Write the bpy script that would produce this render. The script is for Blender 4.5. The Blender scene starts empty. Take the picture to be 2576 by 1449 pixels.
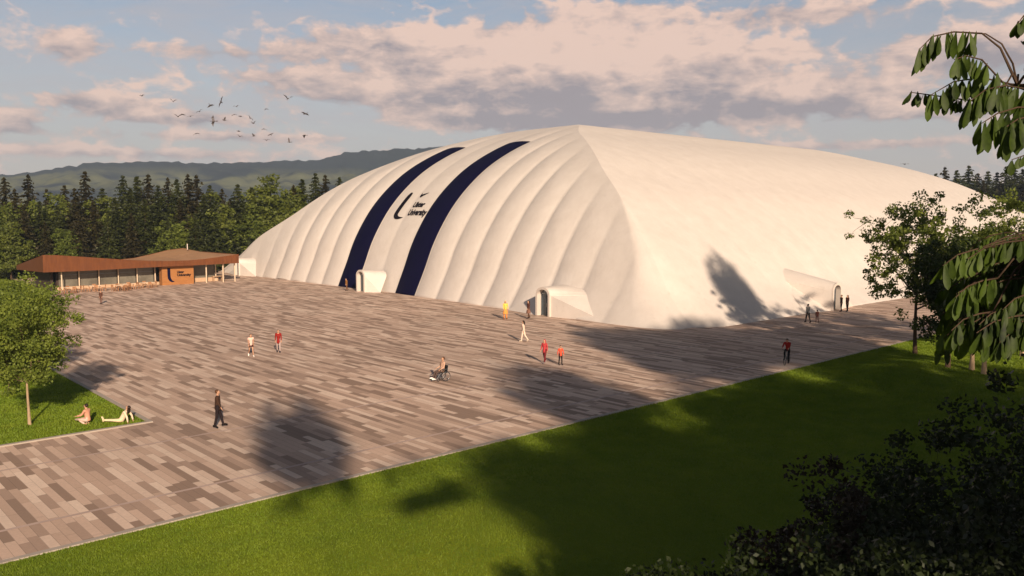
import bpy, bmesh, math, random
import numpy as np
from mathutils import Vector, Matrix, Euler, Quaternion
C = bpy.context.scene.collection
R = math.radians
PI = math.pi

# ------------------------------------------------------------------ camera
CAM_H = 10.0
F = 2099.0                      # focal length for a 2576 px wide frame
PITCH = math.atan(184.5 / F)
AZ = math.atan(2292 / (F / math.cos(PITCH)))          # heading, from +X
ch, sh = math.cos(AZ), math.sin(AZ)
FWD = Vector((ch * math.cos(PITCH), sh * math.cos(PITCH), -math.sin(PITCH)))
RGT = Vector((sh, -ch, 0))
UPV = RGT.cross(FWD)
cam_d = bpy.data.cameras.new('camera')
cam = bpy.data.objects.new('camera', cam_d)
C.objects.link(cam)
cam.location = (0, 0, CAM_H)
cam.rotation_euler = FWD.to_track_quat('-Z', 'Y').to_euler()
cam_d.sensor_width = 36
cam_d.lens = F / 2576 * 36
cam_d.clip_start = 0.2
cam_d.clip_end = 9000
bpy.context.scene.camera = cam


def at(px, py, depth):
    """world point that far in front of the viewpoint (plain survey maths)."""
    d = FWD + RGT * ((px - 1288) / F) - UPV * ((py - 724.5) / F)
    return Vector((0, 0, CAM_H)) + d * depth


# ------------------------------------------------------------------ exposure, world, sun
sc = bpy.context.scene
sc.view_settings.view_transform = 'Standard'
sc.view_settings.look = 'None'
sc.view_settings.exposure = 0.42
sc.view_settings.gamma = 1
sc.cycles.max_bounces = 6
sc.cycles.diffuse_bounces = 3
sc.cycles.transparent_max_bounces = 8
sc.cycles.volume_bounces = 0
sc.cycles.use_denoising = True

SUN_EL, SHADOW_AZ = R(22), R(65)
to_sun = Vector((-math.cos(SHADOW_AZ) * math.cos(SUN_EL), -math.sin(SHADOW_AZ) * math.cos(SUN_EL), math.sin(SUN_EL)))
sl = bpy.data.lights.new('sun', 'SUN')
sl.energy = 5.0
sl.angle = R(1.2)
sl.color = (1.0, 0.80, 0.60)
so = bpy.data.objects.new('sun', sl)
C.objects.link(so)
so.rotation_euler = to_sun.to_track_quat('Z', 'Y').to_euler()
so.location = (0, 0, 60)


class NT:
    """tiny helper for node maths"""
    def __init__(s, tree):
        s.t = tree

    def n(s, typ, **kw):
        x = s.t.nodes.new(typ)
        for k, v in kw.items():
            setattr(x, k, v)
        return x

    def set(s, sock, v):
        if hasattr(v, 'links'):
            s.t.links.new(v, sock)
        else:
            sock.default_value = v

    def m(s, op, a, b=0.0, c=0.0, clamp=False):
        x = s.n('ShaderNodeMath', operation=op, use_clamp=clamp)
        for i, v in enumerate((a, b, c)):
            s.set(x.inputs[i], v)
        return x.outputs[0]

    def mix(s, f, a, b, blend='MIX'):
        x = s.n('ShaderNodeMix', data_type='RGBA', blend_type=blend)
        s.set(x.inputs[0], f)
        s.set(x.inputs[6], a)
        s.set(x.inputs[7], b)
        return x.outputs[2]

    def noise(s, vec, scale, detail=3, rough=0.55, dist=0.0, dim='3D'):
        x = s.n('ShaderNodeTexNoise', noise_dimensions=dim)
        if vec is not None:
            s.set(x.inputs['Vector'], vec)
        x.inputs['Scale'].default_value = scale
        x.inputs['Detail'].default_value = detail
        x.inputs['Roughness'].default_value = rough
        x.inputs['Distortion'].default_value = dist
        return x.outputs['Fac']

    def ramp(s, f, a, b):
        return s.m('MULTIPLY', s.m('SUBTRACT', f, a), 1.0 / (b - a), clamp=True)

    def comb(s, x, y, z=0.0):
        k = s.n('ShaderNodeCombineXYZ')
        s.set(k.inputs[0], x)
        s.set(k.inputs[1], y)
        s.set(k.inputs[2], z)
        return k.outputs[0]


def rgb(*c):
    return (c[0], c[1], c[2], 1.0)


world = bpy.data.worlds.new('World')
sc.world = world
world.use_nodes = True
wt = world.node_tree
wt.nodes.clear()
w = NT(wt)
sky = w.n('ShaderNodeTexSky', sky_type='NISHITA', sun_disc=False)
sky.sun_elevation = SUN_EL
sky.sun_rotation = PI / 2 - math.atan2(to_sun.y, to_sun.x)
sky.altitude = 0
sky.air_density = 1.0
sky.dust_density = 1.2
sky.ozone_density = 1.5
tc = w.n('ShaderNodeTexCoord')
sep = w.n('ShaderNodeSeparateXYZ')
wt.links.new(tc.outputs['Generated'], sep.inputs[0])
dx, dy, dz = sep.outputs
# compass bearing (0 = north-east side over the dome) and height angle, both in radians
a_f = w.m('ADD', w.m('MULTIPLY', dx, ch), w.m('MULTIPLY', dy, sh))
a_r = w.m('SUBTRACT', w.m('MULTIPLY', dx, sh), w.m('MULTIPLY', dy, ch))
az = w.m('ARCTAN2', a_r, a_f)
el = w.m('ARCSINE', dz)
cv = w.comb(w.m('MULTIPLY', az, 1.0), w.m('MULTIPLY', el, 2.2), 0.0)
fb = w.noise(cv, 11.0, 9, 0.60, 0.35)
fb_low = w.noise(cv, 3.2, 5, 0.6, 0.3)
fine = w.noise(w.comb(w.m('MULTIPLY', az, 1.0), w.m('MULTIPLY', el, 3.4), 0.3), 34.0, 6, 0.65, 0.4)


def adeg(x, y):
    a = math.atan((x - 1288) / 2107.0)
    return a, math.atan((540 - y) / 2107.0 * math.cos(a))


BLOBS = [(1210, 200, 190, 78, 1.25), (1400, 215, 150, 80, 1.15), (1570, 200, 220, 92, 1.3), (1770, 240, 180, 48, 1.1), (1110, 150, 150, 50, .8),
         (930, 235, 200, 26, .9), (760, 200, 150, 16, .6), (2050, 250, 165, 32, 1.25), (2470, 125, 200, 42, 1.1), (2380, 280, 130, 20, .9),
         (1500, 45, 150, 24, .45), (2010, 40, 200, 30, .6), (260, 258, 90, 17, 1.0), (440, 297, 120, 14, 1.1),
         (195, 118, 42, 26, .95), (20, 305, 60, 22, 1.0), (1180, 296, 130, 18, 1.1), (1620, 282, 90, 24, 1.05),
         (1490, 292, 130, 14, .9), (620, 140, 220, 22, .5), (560, 345, 240, 10, .6), (880, 105, 130, 26, .55),
         (2150, 365, 260, 10, .6), (1860, 140, 140, 26, .5), (300, 385, 300, 12, .6)]
dens = None
shade = None
for (bx, by, rx, ry, wgt) in BLOBS:
    a0, e0 = adeg(bx, by)
    ra, re = rx / 2107.0, ry / 2107.0
    u = w.m('MULTIPLY', w.m('SUBTRACT', az, a0), 1 / ra)
    v = w.m('MULTIPLY', w.m('SUBTRACT', el, e0), 1 / re)
    q = w.m('ADD', w.m('MULTIPLY', u, u), w.m('MULTIPLY', v, v))
    g = w.m('MULTIPLY', w.m('EXPONENT', w.m('MULTIPLY', q, -0.75)), wgt)
    s_ = w.m('MULTIPLY', g, v)
    dens = g if dens is None else w.m('ADD', dens, g)
    shade = s_ if shade is None else w.m('ADD', shade, s_)
# scattered weather cloud all round the compass
dens = w.m('ADD', w.m('MINIMUM', dens, 1.15), w.m('MULTIPLY', w.m('SUBTRACT', fb_low, 0.5), 0.55))
cov = w.m('ADD', dens, w.m('MULTIPLY', w.m('SUBTRACT', fb, 0.5), 1.55))
cov = w.m('ADD', cov, w.m('MULTIPLY', w.m('SUBTRACT', fine, 0.5), 0.35))
bil = w.m('ABSOLUTE', w.m('SUBTRACT', w.m('MULTIPLY', w.noise(w.comb(az, w.m('MULTIPLY', el, 1.5), 7.0), 19.0, 4, 0.5, 0.2), 2.0), 1.0))
cov = w.m('ADD', cov, w.m('MULTIPLY', w.m('SUBTRACT', 0.24, bil), 1.25))
mask = w.ramp(cov, 0.27, 0.58)
mask = w.m('SMOOTH_MIN', mask, 1.0, 0.1)
lit = w.m('ADD', w.m('MULTIPLY', shade, 0.75), w.m('MULTIPLY', w.m('SUBTRACT', fb, 0.48), 3.6))
lit = w.m('ADD', lit, w.m('MULTIPLY', w.m('SUBTRACT', fine, 0.5), 1.2))
lit = w.m('ADD', lit, w.m('MULTIPLY', w.m('SUBTRACT', 0.20, bil), 1.6))
lit = w.ramp(lit, -0.45, 0.70)
cloud = w.mix(lit, rgb(.41, .35, .37), rgb(1.08, .76, .61))
# thin high veil
veil = w.ramp(w.noise(w.comb(w.m('MULTIPLY', az, 1.0), w.m('MULTIPLY', el, 4.0), 4.0), 5.0, 8, 0.68, 0.8), 0.38, 0.72)
skyc = w.n('ShaderNodeVectorMath', operation='SCALE')
wt.links.new(sky.outputs[0], skyc.inputs[0])
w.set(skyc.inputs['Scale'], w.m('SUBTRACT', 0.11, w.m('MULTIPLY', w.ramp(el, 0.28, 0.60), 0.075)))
hz = w.m('MULTIPLY', w.m('SUBTRACT', 1.0, w.ramp(el, 0.02, 0.27)), 0.80)
base = w.mix(hz, skyc.outputs[0], rgb(.72, .61, .55))
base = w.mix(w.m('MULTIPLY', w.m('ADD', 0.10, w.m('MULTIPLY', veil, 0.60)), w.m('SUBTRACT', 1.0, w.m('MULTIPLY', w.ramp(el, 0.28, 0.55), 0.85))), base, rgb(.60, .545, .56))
# cloud cover thins out overhead
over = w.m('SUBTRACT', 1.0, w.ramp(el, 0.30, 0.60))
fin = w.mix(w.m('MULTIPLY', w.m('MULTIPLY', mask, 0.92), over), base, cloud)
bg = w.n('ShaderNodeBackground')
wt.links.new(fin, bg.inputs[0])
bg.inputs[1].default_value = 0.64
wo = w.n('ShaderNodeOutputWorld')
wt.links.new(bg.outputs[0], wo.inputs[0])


# ------------------------------------------------------------------ materials
def mat(name, col, rough=0.7, var=0.0, vscale=3.0, spec=0.3, metal=0.0, bump=0.0, bscale=20.0, col2=None, trans=0.0, stretch=None):
    m = bpy.data.materials.new(name)
    m.use_nodes = True
    t = m.node_tree
    k = NT(t)
    p = t.nodes['Principled BSDF']
    p.inputs['Roughness'].default_value = rough
    p.inputs['Metallic'].default_value = metal
    p.inputs['Specular IOR Level'].default_value = spec
    tcn = k.n('ShaderNodeTexCoord')
    vec = tcn.outputs['Object']
    if stretch:
        mp = k.n('ShaderNodeMapping')
        t.links.new(vec, mp.inputs[0])
        mp.inputs['Scale'].default_value = stretch
        vec = mp.outputs[0]
    if var or col2:
        f = k.ramp(k.noise(vec, vscale, 5, 0.6), 0.3, 0.7)
        c2 = col2 or tuple(min(1, c * (1 + var)) for c in col)
        c1 = col if col2 else tuple(c * (1 - var) for c in col)
        t.links.new(k.mix(f, rgb(*c1), rgb(*c2)), p.inputs['Base Color'])
    else:
        p.inputs['Base Color'].default_value = rgb(*col)
    if bump:
        b = k.n('ShaderNodeBump')
        b.inputs['Strength'].default_value = bump
        b.inputs['Distance'].default_value = 0.05
        t.links.new(k.noise(vec, bscale, 4, 0.6), b.inputs['Height'])
        t.links.new(b.outputs[0], p.inputs['Normal'])
    return m


def leaf_mat(name, c1, c2, vscale=1.2, transl=0.35):
    m = bpy.data.materials.new(name)
    m.use_nodes = True
    t = m.node_tree
    k = NT(t)
    p = t.nodes['Principled BSDF']
    out = t.nodes['Material Output']
    tcn = k.n('ShaderNodeTexCoord')
    oi = k.n('ShaderNodeObjectInfo')
    f = k.ramp(k.noise(tcn.outputs['Object'], vscale, 4, 0.7), 0.32, 0.68)
    f = k.m('ADD', k.m('MULTIPLY', f, 0.75), k.m('MULTIPLY', oi.outputs['Random'], 0.25))
    col = k.mix(f, rgb(*c1), rgb(*c2))
    t.links.new(col, p.inputs['Base Color'])
    p.inputs['Roughness'].default_value = 0.55
    p.inputs['Specular IOR Level'].default_value = 0.25
    tr = k.n('ShaderNodeBsdfTranslucent')
    t.links.new(k.mix(1.0, col, rgb(1.0, 1.0, 0.55), 'MULTIPLY'), tr.inputs[0])
    ms = k.n('ShaderNodeMixShader')
    ms.inputs[0].default_value = transl
    t.links.new(p.outputs[0], ms.inputs[1])
    t.links.new(tr.outputs[0], ms.inputs[2])
    t.links.new(ms.outputs[0], out.inputs[0])
    return m


def paving_mat():
    m = bpy.data.materials.new('plank_paving')
    m.use_nodes = True
    t = m.node_tree
    k = NT(t)
    p = t.nodes['Principled BSDF']
    g = k.n('ShaderNodeNewGeometry')
    s = k.n('ShaderNodeSeparateXYZ')
    t.links.new(g.outputs['Position'], s.inputs[0])
    x, y = s.outputs[0], s.outputs[1]
    Wd = 0.31
    xr = k.m('MULTIPLY', x, 1 / Wd)
    row = k.m('FLOOR', xr)
    fx = k.m('SUBTRACT', xr, row)
    wn = k.n('ShaderNodeTexWhiteNoise', noise_dimensions='1D')
    t.links.new(row, wn.inputs['W'])
    r1 = wn.outputs['Value']
    ln = k.m('ADD', 1.5, k.m('MULTIPLY', r1, 1.3))
    yy = k.m('DIVIDE', k.m('ADD', y, k.m('MULTIPLY', r1, 37.0)), ln)
    ci = k.m('FLOOR', yy)
    fy = k.m('MULTIPLY', k.m('SUBTRACT', yy, ci), ln)
    w2 = k.n('ShaderNodeTexWhiteNoise', noise_dimensions='2D')
    t.links.new(k.comb(row, ci), w2.inputs['Vector'])
    v = w2.outputs['Value']
    cr = k.n('ShaderNodeValToRGB')
    cr.color_ramp.interpolation = 'CONSTANT'
    e = cr.color_ramp.elements
    e[0].position, e[0].color = 0.0, rgb(.34, .23, .172)
    e[1].position, e[1].color = 0.16, rgb(.47, .325, .25)
    for pos, c in ((.36, (.62, .435, .335)), (.56, (.70, .50, .39)), (.76, (.79, .59, .47)), (.90, (.86, .66, .53))):
        q = e.new(pos)
        q.color = rgb(*c)
    t.links.new(v, cr.inputs[0])
    col = cr.outputs[0]
    # weathering patches metres across
    pt = k.noise(g.outputs['Position'], 0.09, 5, 0.65)
    col = k.mix(k.m('MULTIPLY', k.ramp(pt, 0.35, 0.7), 0.30), col, rgb(.24, .185, .15))
    gr = k.noise(g.outputs['Position'], 9.0, 4, 0.7)
    col = k.mix(k.m('MULTIPLY', k.ramp(gr, 0.3, 0.75), 0.22), col, rgb(.20, .15, .12))
    # joints
    jx = k.m('LESS_THAN', fx, 0.05)
    jy = k.m('LESS_THAN', fy, 0.02)
    col = k.mix(k.m('MULTIPLY', k.m('MAXIMUM', jx, jy), 0.45), col, rgb(.12, .09, .075))
    t.links.new(col, p.inputs['Base Color'])
    p.inputs['Roughness'].default_value = 0.8
    p.inputs['Specular IOR Level'].default_value = 0.2
    b = k.n('ShaderNodeBump')
    b.inputs['Strength'].default_value = 0.25
    b.inputs['Distance'].default_value = 0.02
    t.links.new(gr, b.inputs['Height'])
    t.links.new(b.outputs[0], p.inputs['Normal'])
    return m


def grass_mat(name, a, b_, c):
    m = bpy.data.materials.new(name)
    m.use_nodes = True
    t = m.node_tree
    k = NT(t)
    p = t.nodes['Principled BSDF']
    g = k.n('ShaderNodeNewGeometry')
    P = g.outputs['Position']
    f1 = k.ramp(k.noise(P, 0.25, 5, 0.6), 0.3, 0.7)
    f2 = k.ramp(k.noise(P, 5.0, 5, 0.75), 0.25, 0.75)
    f3 = k.ramp(k.noise(P, 28.0, 3, 0.7), 0.3, 0.7)
    col = k.mix(f1, rgb(*a), rgb(*b_))
    col = k.mix(k.m('MULTIPLY', f2, 0.55), col, rgb(*c))
    col = k.mix(k.m('MULTIPLY', f3, 0.35), col, rgb(*[q * .45 for q in a]))
    t.links.new(col, p.inputs['Base Color'])
    p.inputs['Roughness'].default_value = 0.9
    p.inputs['Specular IOR Level'].default_value = 0.1
    b = k.n('ShaderNodeBump')
    b.inputs['Strength'].default_value = 0.9
    b.inputs['Distance'].default_value = 0.06
    h = k.m('ADD', k.noise(P, 22.0, 3, 0.8), k.m('MULTIPLY', k.noise(P, 3.0, 3, 0.6), 0.8))
    t.links.new(h, b.inputs['Height'])
    t.links.new(b.outputs[0], p.inputs['Normal'])
    return m


M = {}
M['dome'] = mat('white_fabric_membrane', (.685, .57, .515), 0.6, 0.05, 0.55, 0.2, bump=0.30, bscale=1.1)
def dome_mat():
    m = bpy.data.materials.new('white_fabric_membrane')
    m.use_nodes = True
    t = m.node_tree
    k = NT(t)
    p = t.nodes['Principled BSDF']
    o_ = k.n('ShaderNodeTexCoord').outputs['Object']
    f = k.ramp(k.noise(o_, 0.55, 6, 0.65), 0.3, 0.7)
    col = k.mix(f, rgb(.62, .555, .505), rgb(.68, .615, .565))
    sp_ = k.ramp(k.noise(o_, 1.9, 5, 0.62, 0.5), 0.61, 0.70)
    col = k.mix(k.m('MULTIPLY', sp_, 0.22), col, rgb(.42, .37, .32))
    big = k.ramp(k.noise(o_, 0.13, 5, 0.7, 0.4), 0.45, 0.75)
    col = k.mix(k.m('MULTIPLY', big, 0.10), col, rgb(.50, .44, .39))
    t.links.new(col, p.inputs['Base Color'])
    p.inputs['Roughness'].default_value = 0.62
    p.inputs['Specular IOR Level'].default_value = 0.15
    b = k.n('ShaderNodeBump')
    b.inputs['Strength'].default_value = 0.55
    b.inputs['Distance'].default_value = 0.06
    h = k.m('ADD', k.noise(o_, 0.9, 5, 0.6, 0.6), k.m('MULTIPLY', k.noise(o_, 4.5, 3, 0.6), 0.25))
    t.links.new(h, b.inputs['Height'])
    t.links.new(b.outputs[0], p.inputs['Normal'])
    return m


M['dome'] = dome_mat()
M['navy'] = mat('navy_fabric', (.004, .0035, .024), 0.7, 0.1, 1.0, 0.06)
M['ink'] = mat('dark_lettering', (.010, .008, .014), 0.8, spec=.05)
M['frame'] = mat('pale_frame', (.64, .56, .50), 0.45, 0.03, 2.0)
M['glass'] = mat('dark_door_glass', (.05, .075, .10), 0.12, 0.15, 1.5, 0.6)
M['glass2'] = mat('tinted_window_glass', (.16, .145, .115), 0.15, 0.3, 0.6, 0.5)
M['steel'] = mat('grey_metal', (.22, .23, .24), 0.35, 0.1, 4, 0.5, 0.6)
M['black'] = mat('black_rubber', (.015, .015, .017), 0.7)
M['copper'] = mat('rusty_copper_cladding', (.115, .036, .012), 0.62, 0.0, 1.4, 0.3, 0.1, col2=(.175, .058, .017), stretch=(3.0, 3.0, .5))
M['copper_roof'] = mat('copper_roof_sheet', (.42, .235, .125), 0.6, 0.12, 0.8, 0.3)
M['timber'] = mat('orange_timber', (.34, .145, .048), 0.6, 0.12, 1.2, 0.25, stretch=(1, 1, 6))
M['plinth'] = mat('pale_render', (.50, .34, .22), 0.8, 0.08, 2.0)
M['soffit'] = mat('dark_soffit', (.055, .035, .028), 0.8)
M['post'] = mat('pale_timber_post', (.66, .52, .38), 0.6, 0.06, 3)
M['tabletop'] = mat('pale_table_top', (.78, .60, .44), 0.5, 0.05, 5)
M['chair'] = mat('brown_wood', (.36, .18, .09), 0.55, 0.15, 5)
M['pave'] = paving_mat()
M['band'] = mat('stone_band', (.50, .37, .32), 0.8, 0.12, 1.5, stretch=None)
M['kerb'] = mat('kerb_stone', (.40, .34, .29), 0.8, 0.10, 2.0)
M['grass'] = grass_mat('mown_grass', (.185, .25, .015), (.275, .31, .022), (.13, .20, .014))
M['field'] = grass_mat('rough_field', (.05, .075, .018), (.08, .10, .025), (.03, .05, .015))
M['bark'] = mat('bark', (.16, .10, .065), 0.9, 0.3, 6, 0.1, bump=0.5, bscale=14, stretch=(1, 1, .25))
M['bark_pale'] = mat('pale_bark', (.38, .27, .17), 0.9, 0.25, 6, 0.1, bump=0.4, bscale=14, stretch=(1, 1, .25))
M['bark_dark'] = mat('dark_bark', (.07, .045, .03), 0.9, 0.25, 6, 0.1)
M['leaf_l'] = leaf_mat('bright_leaves', (.040, .080, .012), (.26, .31, .05), 1.3)
M['leaf_m'] = leaf_mat('mid_leaves', (.045, .080, .014), (.26, .30, .055), 1.2, 0.45)
M['leaf_d'] = leaf_mat('dark_leaves', (.014, .030, .008), (.085, .115, .022), 1.0, 0.25)
M['leaf_r'] = leaf_mat('reddish_leaves', (.040, .028, .010), (.095, .050, .016), 1.4, 0.25)
M['shrub'] = leaf_mat('shaded_shrub_leaves', (.004, .009, .003), (.026, .038, .008), 1.0, 0.15)  # shade over the near shrubs is darkened into the leaf colour
M['shrub_r'] = leaf_mat('shaded_brown_shrub_leaves', (.010, .007, .003), (.032, .019, .007), 1.4, 0.15)  # brown leaves, darkened for the same shade
M['leaf_big'] = leaf_mat('hanging_leaves', (.003, .010, .002), (.105, .165, .018), 3.4, 0.3)
M['needle'] = leaf_mat('conifer_needles', (.004, .009, .003), (.060, .070, .014), 0.5, 0.1)
M['needle2'] = leaf_mat('brownish_needles', (.007, .007, .003), (.054, .045, .013), 0.45, 0.1)
M['broad_far'] = leaf_mat('far_bright_leaves', (.045, .070, .012), (.16, .18, .030), 0.35, 0.2)
M['bird'] = mat('bird_feather', (.13, .12, .13), 0.8)
SKIN = mat('skin', (.50, .28, .18), 0.5)
HAIR = {'dark': mat('dark_hair', (.022, .012, .008), 0.5), 'brown': mat('brown_hair', (.10, .045, .02), 0.5)}


# ------------------------------------------------------------------ mesh helpers
def tag(o, label=None, cat=None, group=None, kind=None):
    if label:
        o['label'] = label
    if cat:
        o['category'] = cat
    if group:
        o['group'] = group
    if kind:
        o['kind'] = kind
    return o


def empty(name, loc=(0, 0, 0), rz=0.0, label=None, cat=None, group=None, scale=1.0):
    o = bpy.data.objects.new(name, None)
    C.objects.link(o)
    o.location = loc
    o.rotation_euler = (0, 0, rz)
    o.scale = (scale,) * 3
    o.empty_display_size = 0.3
    return tag(o, label, cat, group)


def np_mesh(name, V, Fq, smooth=False):
    """V (n,3), Fq (m,k) constant face size"""
    V = np.asarray(V, np.float32)
    Fq = np.asarray(Fq, np.int32)
    me = bpy.data.meshes.new(name)
    n, m_, k = len(V), len(Fq), Fq.shape[1]
    me.vertices.add(n)
    me.vertices.foreach_set('co', V.ravel())
    me.loops.add(m_ * k)
    me.loops.foreach_set('vertex_index', Fq.ravel())
    me.polygons.add(m_)
    me.polygons.foreach_set('loop_start', np.arange(0, m_ * k, k, dtype=np.int32))
    me.polygons.foreach_set('loop_total', np.full(m_, k, np.int32))
    if smooth:
        me.polygons.foreach_set('use_smooth', np.ones(m_, bool))
    me.update(calc_edges=True)
    return me


def link(name, me, m, parent=None, off=None):
    o = bpy.data.objects.new(name, me)
    C.objects.link(o)
    if m is not None:
        if isinstance(m, (list, tuple)):
            for q in m:
                me.materials.append(q)
        else:
            me.materials.append(m)
    if off is not None:
        me.transform(Matrix.Translation(-Vector(off)))
    if parent is not None:
        o.parent = parent
    return o


class MB:
    def __init__(s):
        s.v, s.f = [], []

    def add(s, vs, fs):
        b = len(s.v)
        s.v += [tuple(p) for p in vs]
        s.f += [tuple(i + b for i in q) for q in fs]
        return s

    def box(s, c, size, rz=0.0, rx=0.0):
        hx, hy, hz_ = [q / 2 for q in size]
        Rm = Matrix.Rotation(rz, 3, 'Z') @ Matrix.Rotation(rx, 3, 'X')
        vs = [Vector(c) + Rm @ Vector((x, y, z)) for z in (-hz_, hz_) for y in (-hy, hy) for x in (-hx, hx)]
        return s.add(vs, [(0, 2, 3, 1), (4, 5, 7, 6), (0, 1, 5, 4), (2, 6, 7, 3), (0, 4, 6, 2), (1, 3, 7, 5)])

    def tube(s, pts, rad, n=8, caps=True):
        pts = [Vector(p) for p in pts]
        if not hasattr(rad, '__len__'):
            rad = [rad] * len(pts)
        rings = []
        for i, p in enumerate(pts):
            d = (pts[min(i + 1, len(pts) - 1)] - pts[max(i - 1, 0)])
            d = d.normalized() if d.length > 1e-9 else Vector((0, 0, 1))
            a = d.cross(Vector((0, 0, 1)) if abs(d.z) < .93 else Vector((1, 0, 0))).normalized()
            b = d.cross(a)
            rings.append([p + (a * math.cos(2 * PI * k / n) + b * math.sin(2 * PI * k / n)) * rad[i] for k in range(n)])
        vs = [q for r_ in rings for q in r_]
        fs = []
        for i in range(len(pts) - 1):
            for k in range(n):
                fs.append((i * n + k, i * n + (k + 1) % n, (i + 1) * n + (k + 1) % n, (i + 1) * n + k))
        if caps:
            fs.append(tuple(range(n)))
            fs.append(tuple(reversed(range(len(vs) - n, len(vs)))))
        return s.add(vs, fs)

    def torus(s, c, R_, r, axis='X', n=28, k=8):
        vs, fs = [], []
        for i in range(n):
            A = 2 * PI * i / n
            for j in range(k):
                B = 2 * PI * j / k
                rr = R_ + r * math.cos(B)
                p = (r * math.sin(B), rr * math.cos(A), rr * math.sin(A))
                if axis == 'Z':
                    p = (p[1], p[2], p[0])
                vs.append(Vector(c) + Vector(p))
        for i in range(n):
            for j in range(k):
                fs.append((i * k + j, ((i + 1) % n) * k + j, ((i + 1) % n) * k + (j + 1) % k, i * k + (j + 1) % k))
        return s.add(vs, fs)

    def ell(s, c, r, n=12, k=8, z0=-1.0, rot=None):
        """ellipsoid, cut below unit height z0"""
        vs, fs = [], []
        for j in range(k + 1):
            t = -PI / 2 + PI * j / k
            zz = max(math.sin(t), z0)
            rr = math.cos(t) if math.sin(t) >= z0 else math.sqrt(max(0, 1 - z0 * z0)) * (j / max(1, k)) * 0.5
            for i in range(n):
                p = Vector((r[0] * rr * math.cos(2 * PI * i / n), r[1] * rr * math.sin(2 * PI * i / n), r[2] * zz))
                if rot:
                    p = rot @ p
                vs.append(Vector(c) + p)
        for j in range(k):
            for i in range(n):
                fs.append((j * n + i, j * n + (i + 1) % n, (j + 1) * n + (i + 1) % n, (j + 1) * n + i))
        return s.add(vs, fs)

    def prism(s, poly, z0, z1):
        n = len(poly)
        vs = [(x, y, z0) for x, y in poly] + [(x, y, z1) for x, y in poly]
        fs = [tuple(reversed(range(n))), tuple(range(n, 2 * n))] + [(i, (i + 1) % n, n + (i + 1) % n, n + i) for i in range(n)]
        return s.add(vs, fs)

    def build(s, name, m, parent=None, off=None, smooth=False):
        me = bpy.data.meshes.new(name)
        me.from_pydata(s.v, [], s.f)
        if smooth:
            for p in me.polygons:
                p.use_smooth = True
        me.update()
        return link(name, me, m, parent, off)


def copy_tree(o, parent=None):
    c = o.copy()
    C.objects.link(c)
    if parent is not None:
        c.parent = parent
    for k in o.children:
        copy_tree(k, c)
    return c


# ------------------------------------------------------------------ setting: ground, plaza, lawns, hills
me = bpy.data.meshes.new('ground')
me.from_pydata([(-4500, -4500, -.8), (4500, -4500, -.8), (4500, 4500, -.8), (-4500, 4500, -.8)], [], [(0, 1, 2, 3)])
tag(link('ground', me, M['field']), kind='structure')


def sheet(name, poly, z, m):
    me = bpy.data.meshes.new(name)
    me.from_pydata([(x, y, z) for x, y in poly], [], [tuple(range(len(poly)))])
    return tag(link(name, me, m), kind='structure')


plaza = [(-90, 27.1), (118, 27.1), (118, 60), (118, 180), (31, 180), (29.5, 121), (14.4, 64), (14.0, 40.8), (-90, 40.8)]
sheet('plaza', plaza, 0.02, M['pave'])
for nm, ya, yb in (('paving_band', 29.72, 29.90), ('paving_band', 36.92, 37.08)):
    sheet(nm, [(-90, ya), (118, ya), (118, yb), (-90, yb)], 0.026, M['band'])


def kerb(name, pts, wd=0.22, hgt=0.07):
    b = MB()
    for (x0, y0), (x1, y1) in zip(pts[:-1], pts[1:]):
        d = Vector((x1 - x0, y1 - y0, 0))
        L = d.length
        b.box(((x0 + x1) / 2, (y0 + y1) / 2, hgt / 2), (L + wd * 0.98, wd, hgt + .02), math.atan2(d.y, d.x))
    return tag(b.build(name, M['kerb']), kind='structure')


kerb('kerb', [(-90, 26.98), (118, 26.98)])
kerb('kerb', [(-90, 40.92), (13.9, 40.92)])
kerb('kerb', [(13.9, 40.92), (14.3, 64), (29.4, 121)], 0.2, 0.068)

# front lawn: one sheet with gentle rolls
rng = np.random.default_rng(3)


def lawn_sheet(name, x0, x1, y0, y1, nx, ny, hf):
    xs = np.linspace(x0, x1, nx)
    ys = np.linspace(y0, y1, ny)
    X, Y = np.meshgrid(xs, ys)
    Z = hf(X, Y)
    V = np.stack([X, Y, Z], -1).reshape(-1, 3)
    i = np.arange(ny - 1)[:, None] * nx + np.arange(nx - 1)[None]
    Fq = np.stack([i, i + 1, i + nx + 1, i + nx], -1).reshape(-1, 4)
    return tag(link(name, np_mesh(name, V, Fq, True), M['grass']), kind='structure')


def roll(X, Y):
    e = np.clip((26.9 - Y) / 5.0, 0, 1)
    r_ = .22 * np.sin(X * .19 + 1.1) * np.sin(Y * .23) + .16 * np.sin(X * .41 - Y * .33) + .10 * np.sin(X * .11 + Y * .53 + 2)
    return 0.035 + e * e * (r_ + 0.15)


lawn_sheet('lawn', -60, 118, -90, 26.87, 240, 160, roll)
def left_lawn():
    poly = [(-90, 41.03), (13.79, 41.03), (14.19, 64), (29.2, 121), (30, 180), (-90, 180)]
    return sheet('lawn', poly, 0.03, M['grass'])
left_lawn()

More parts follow.
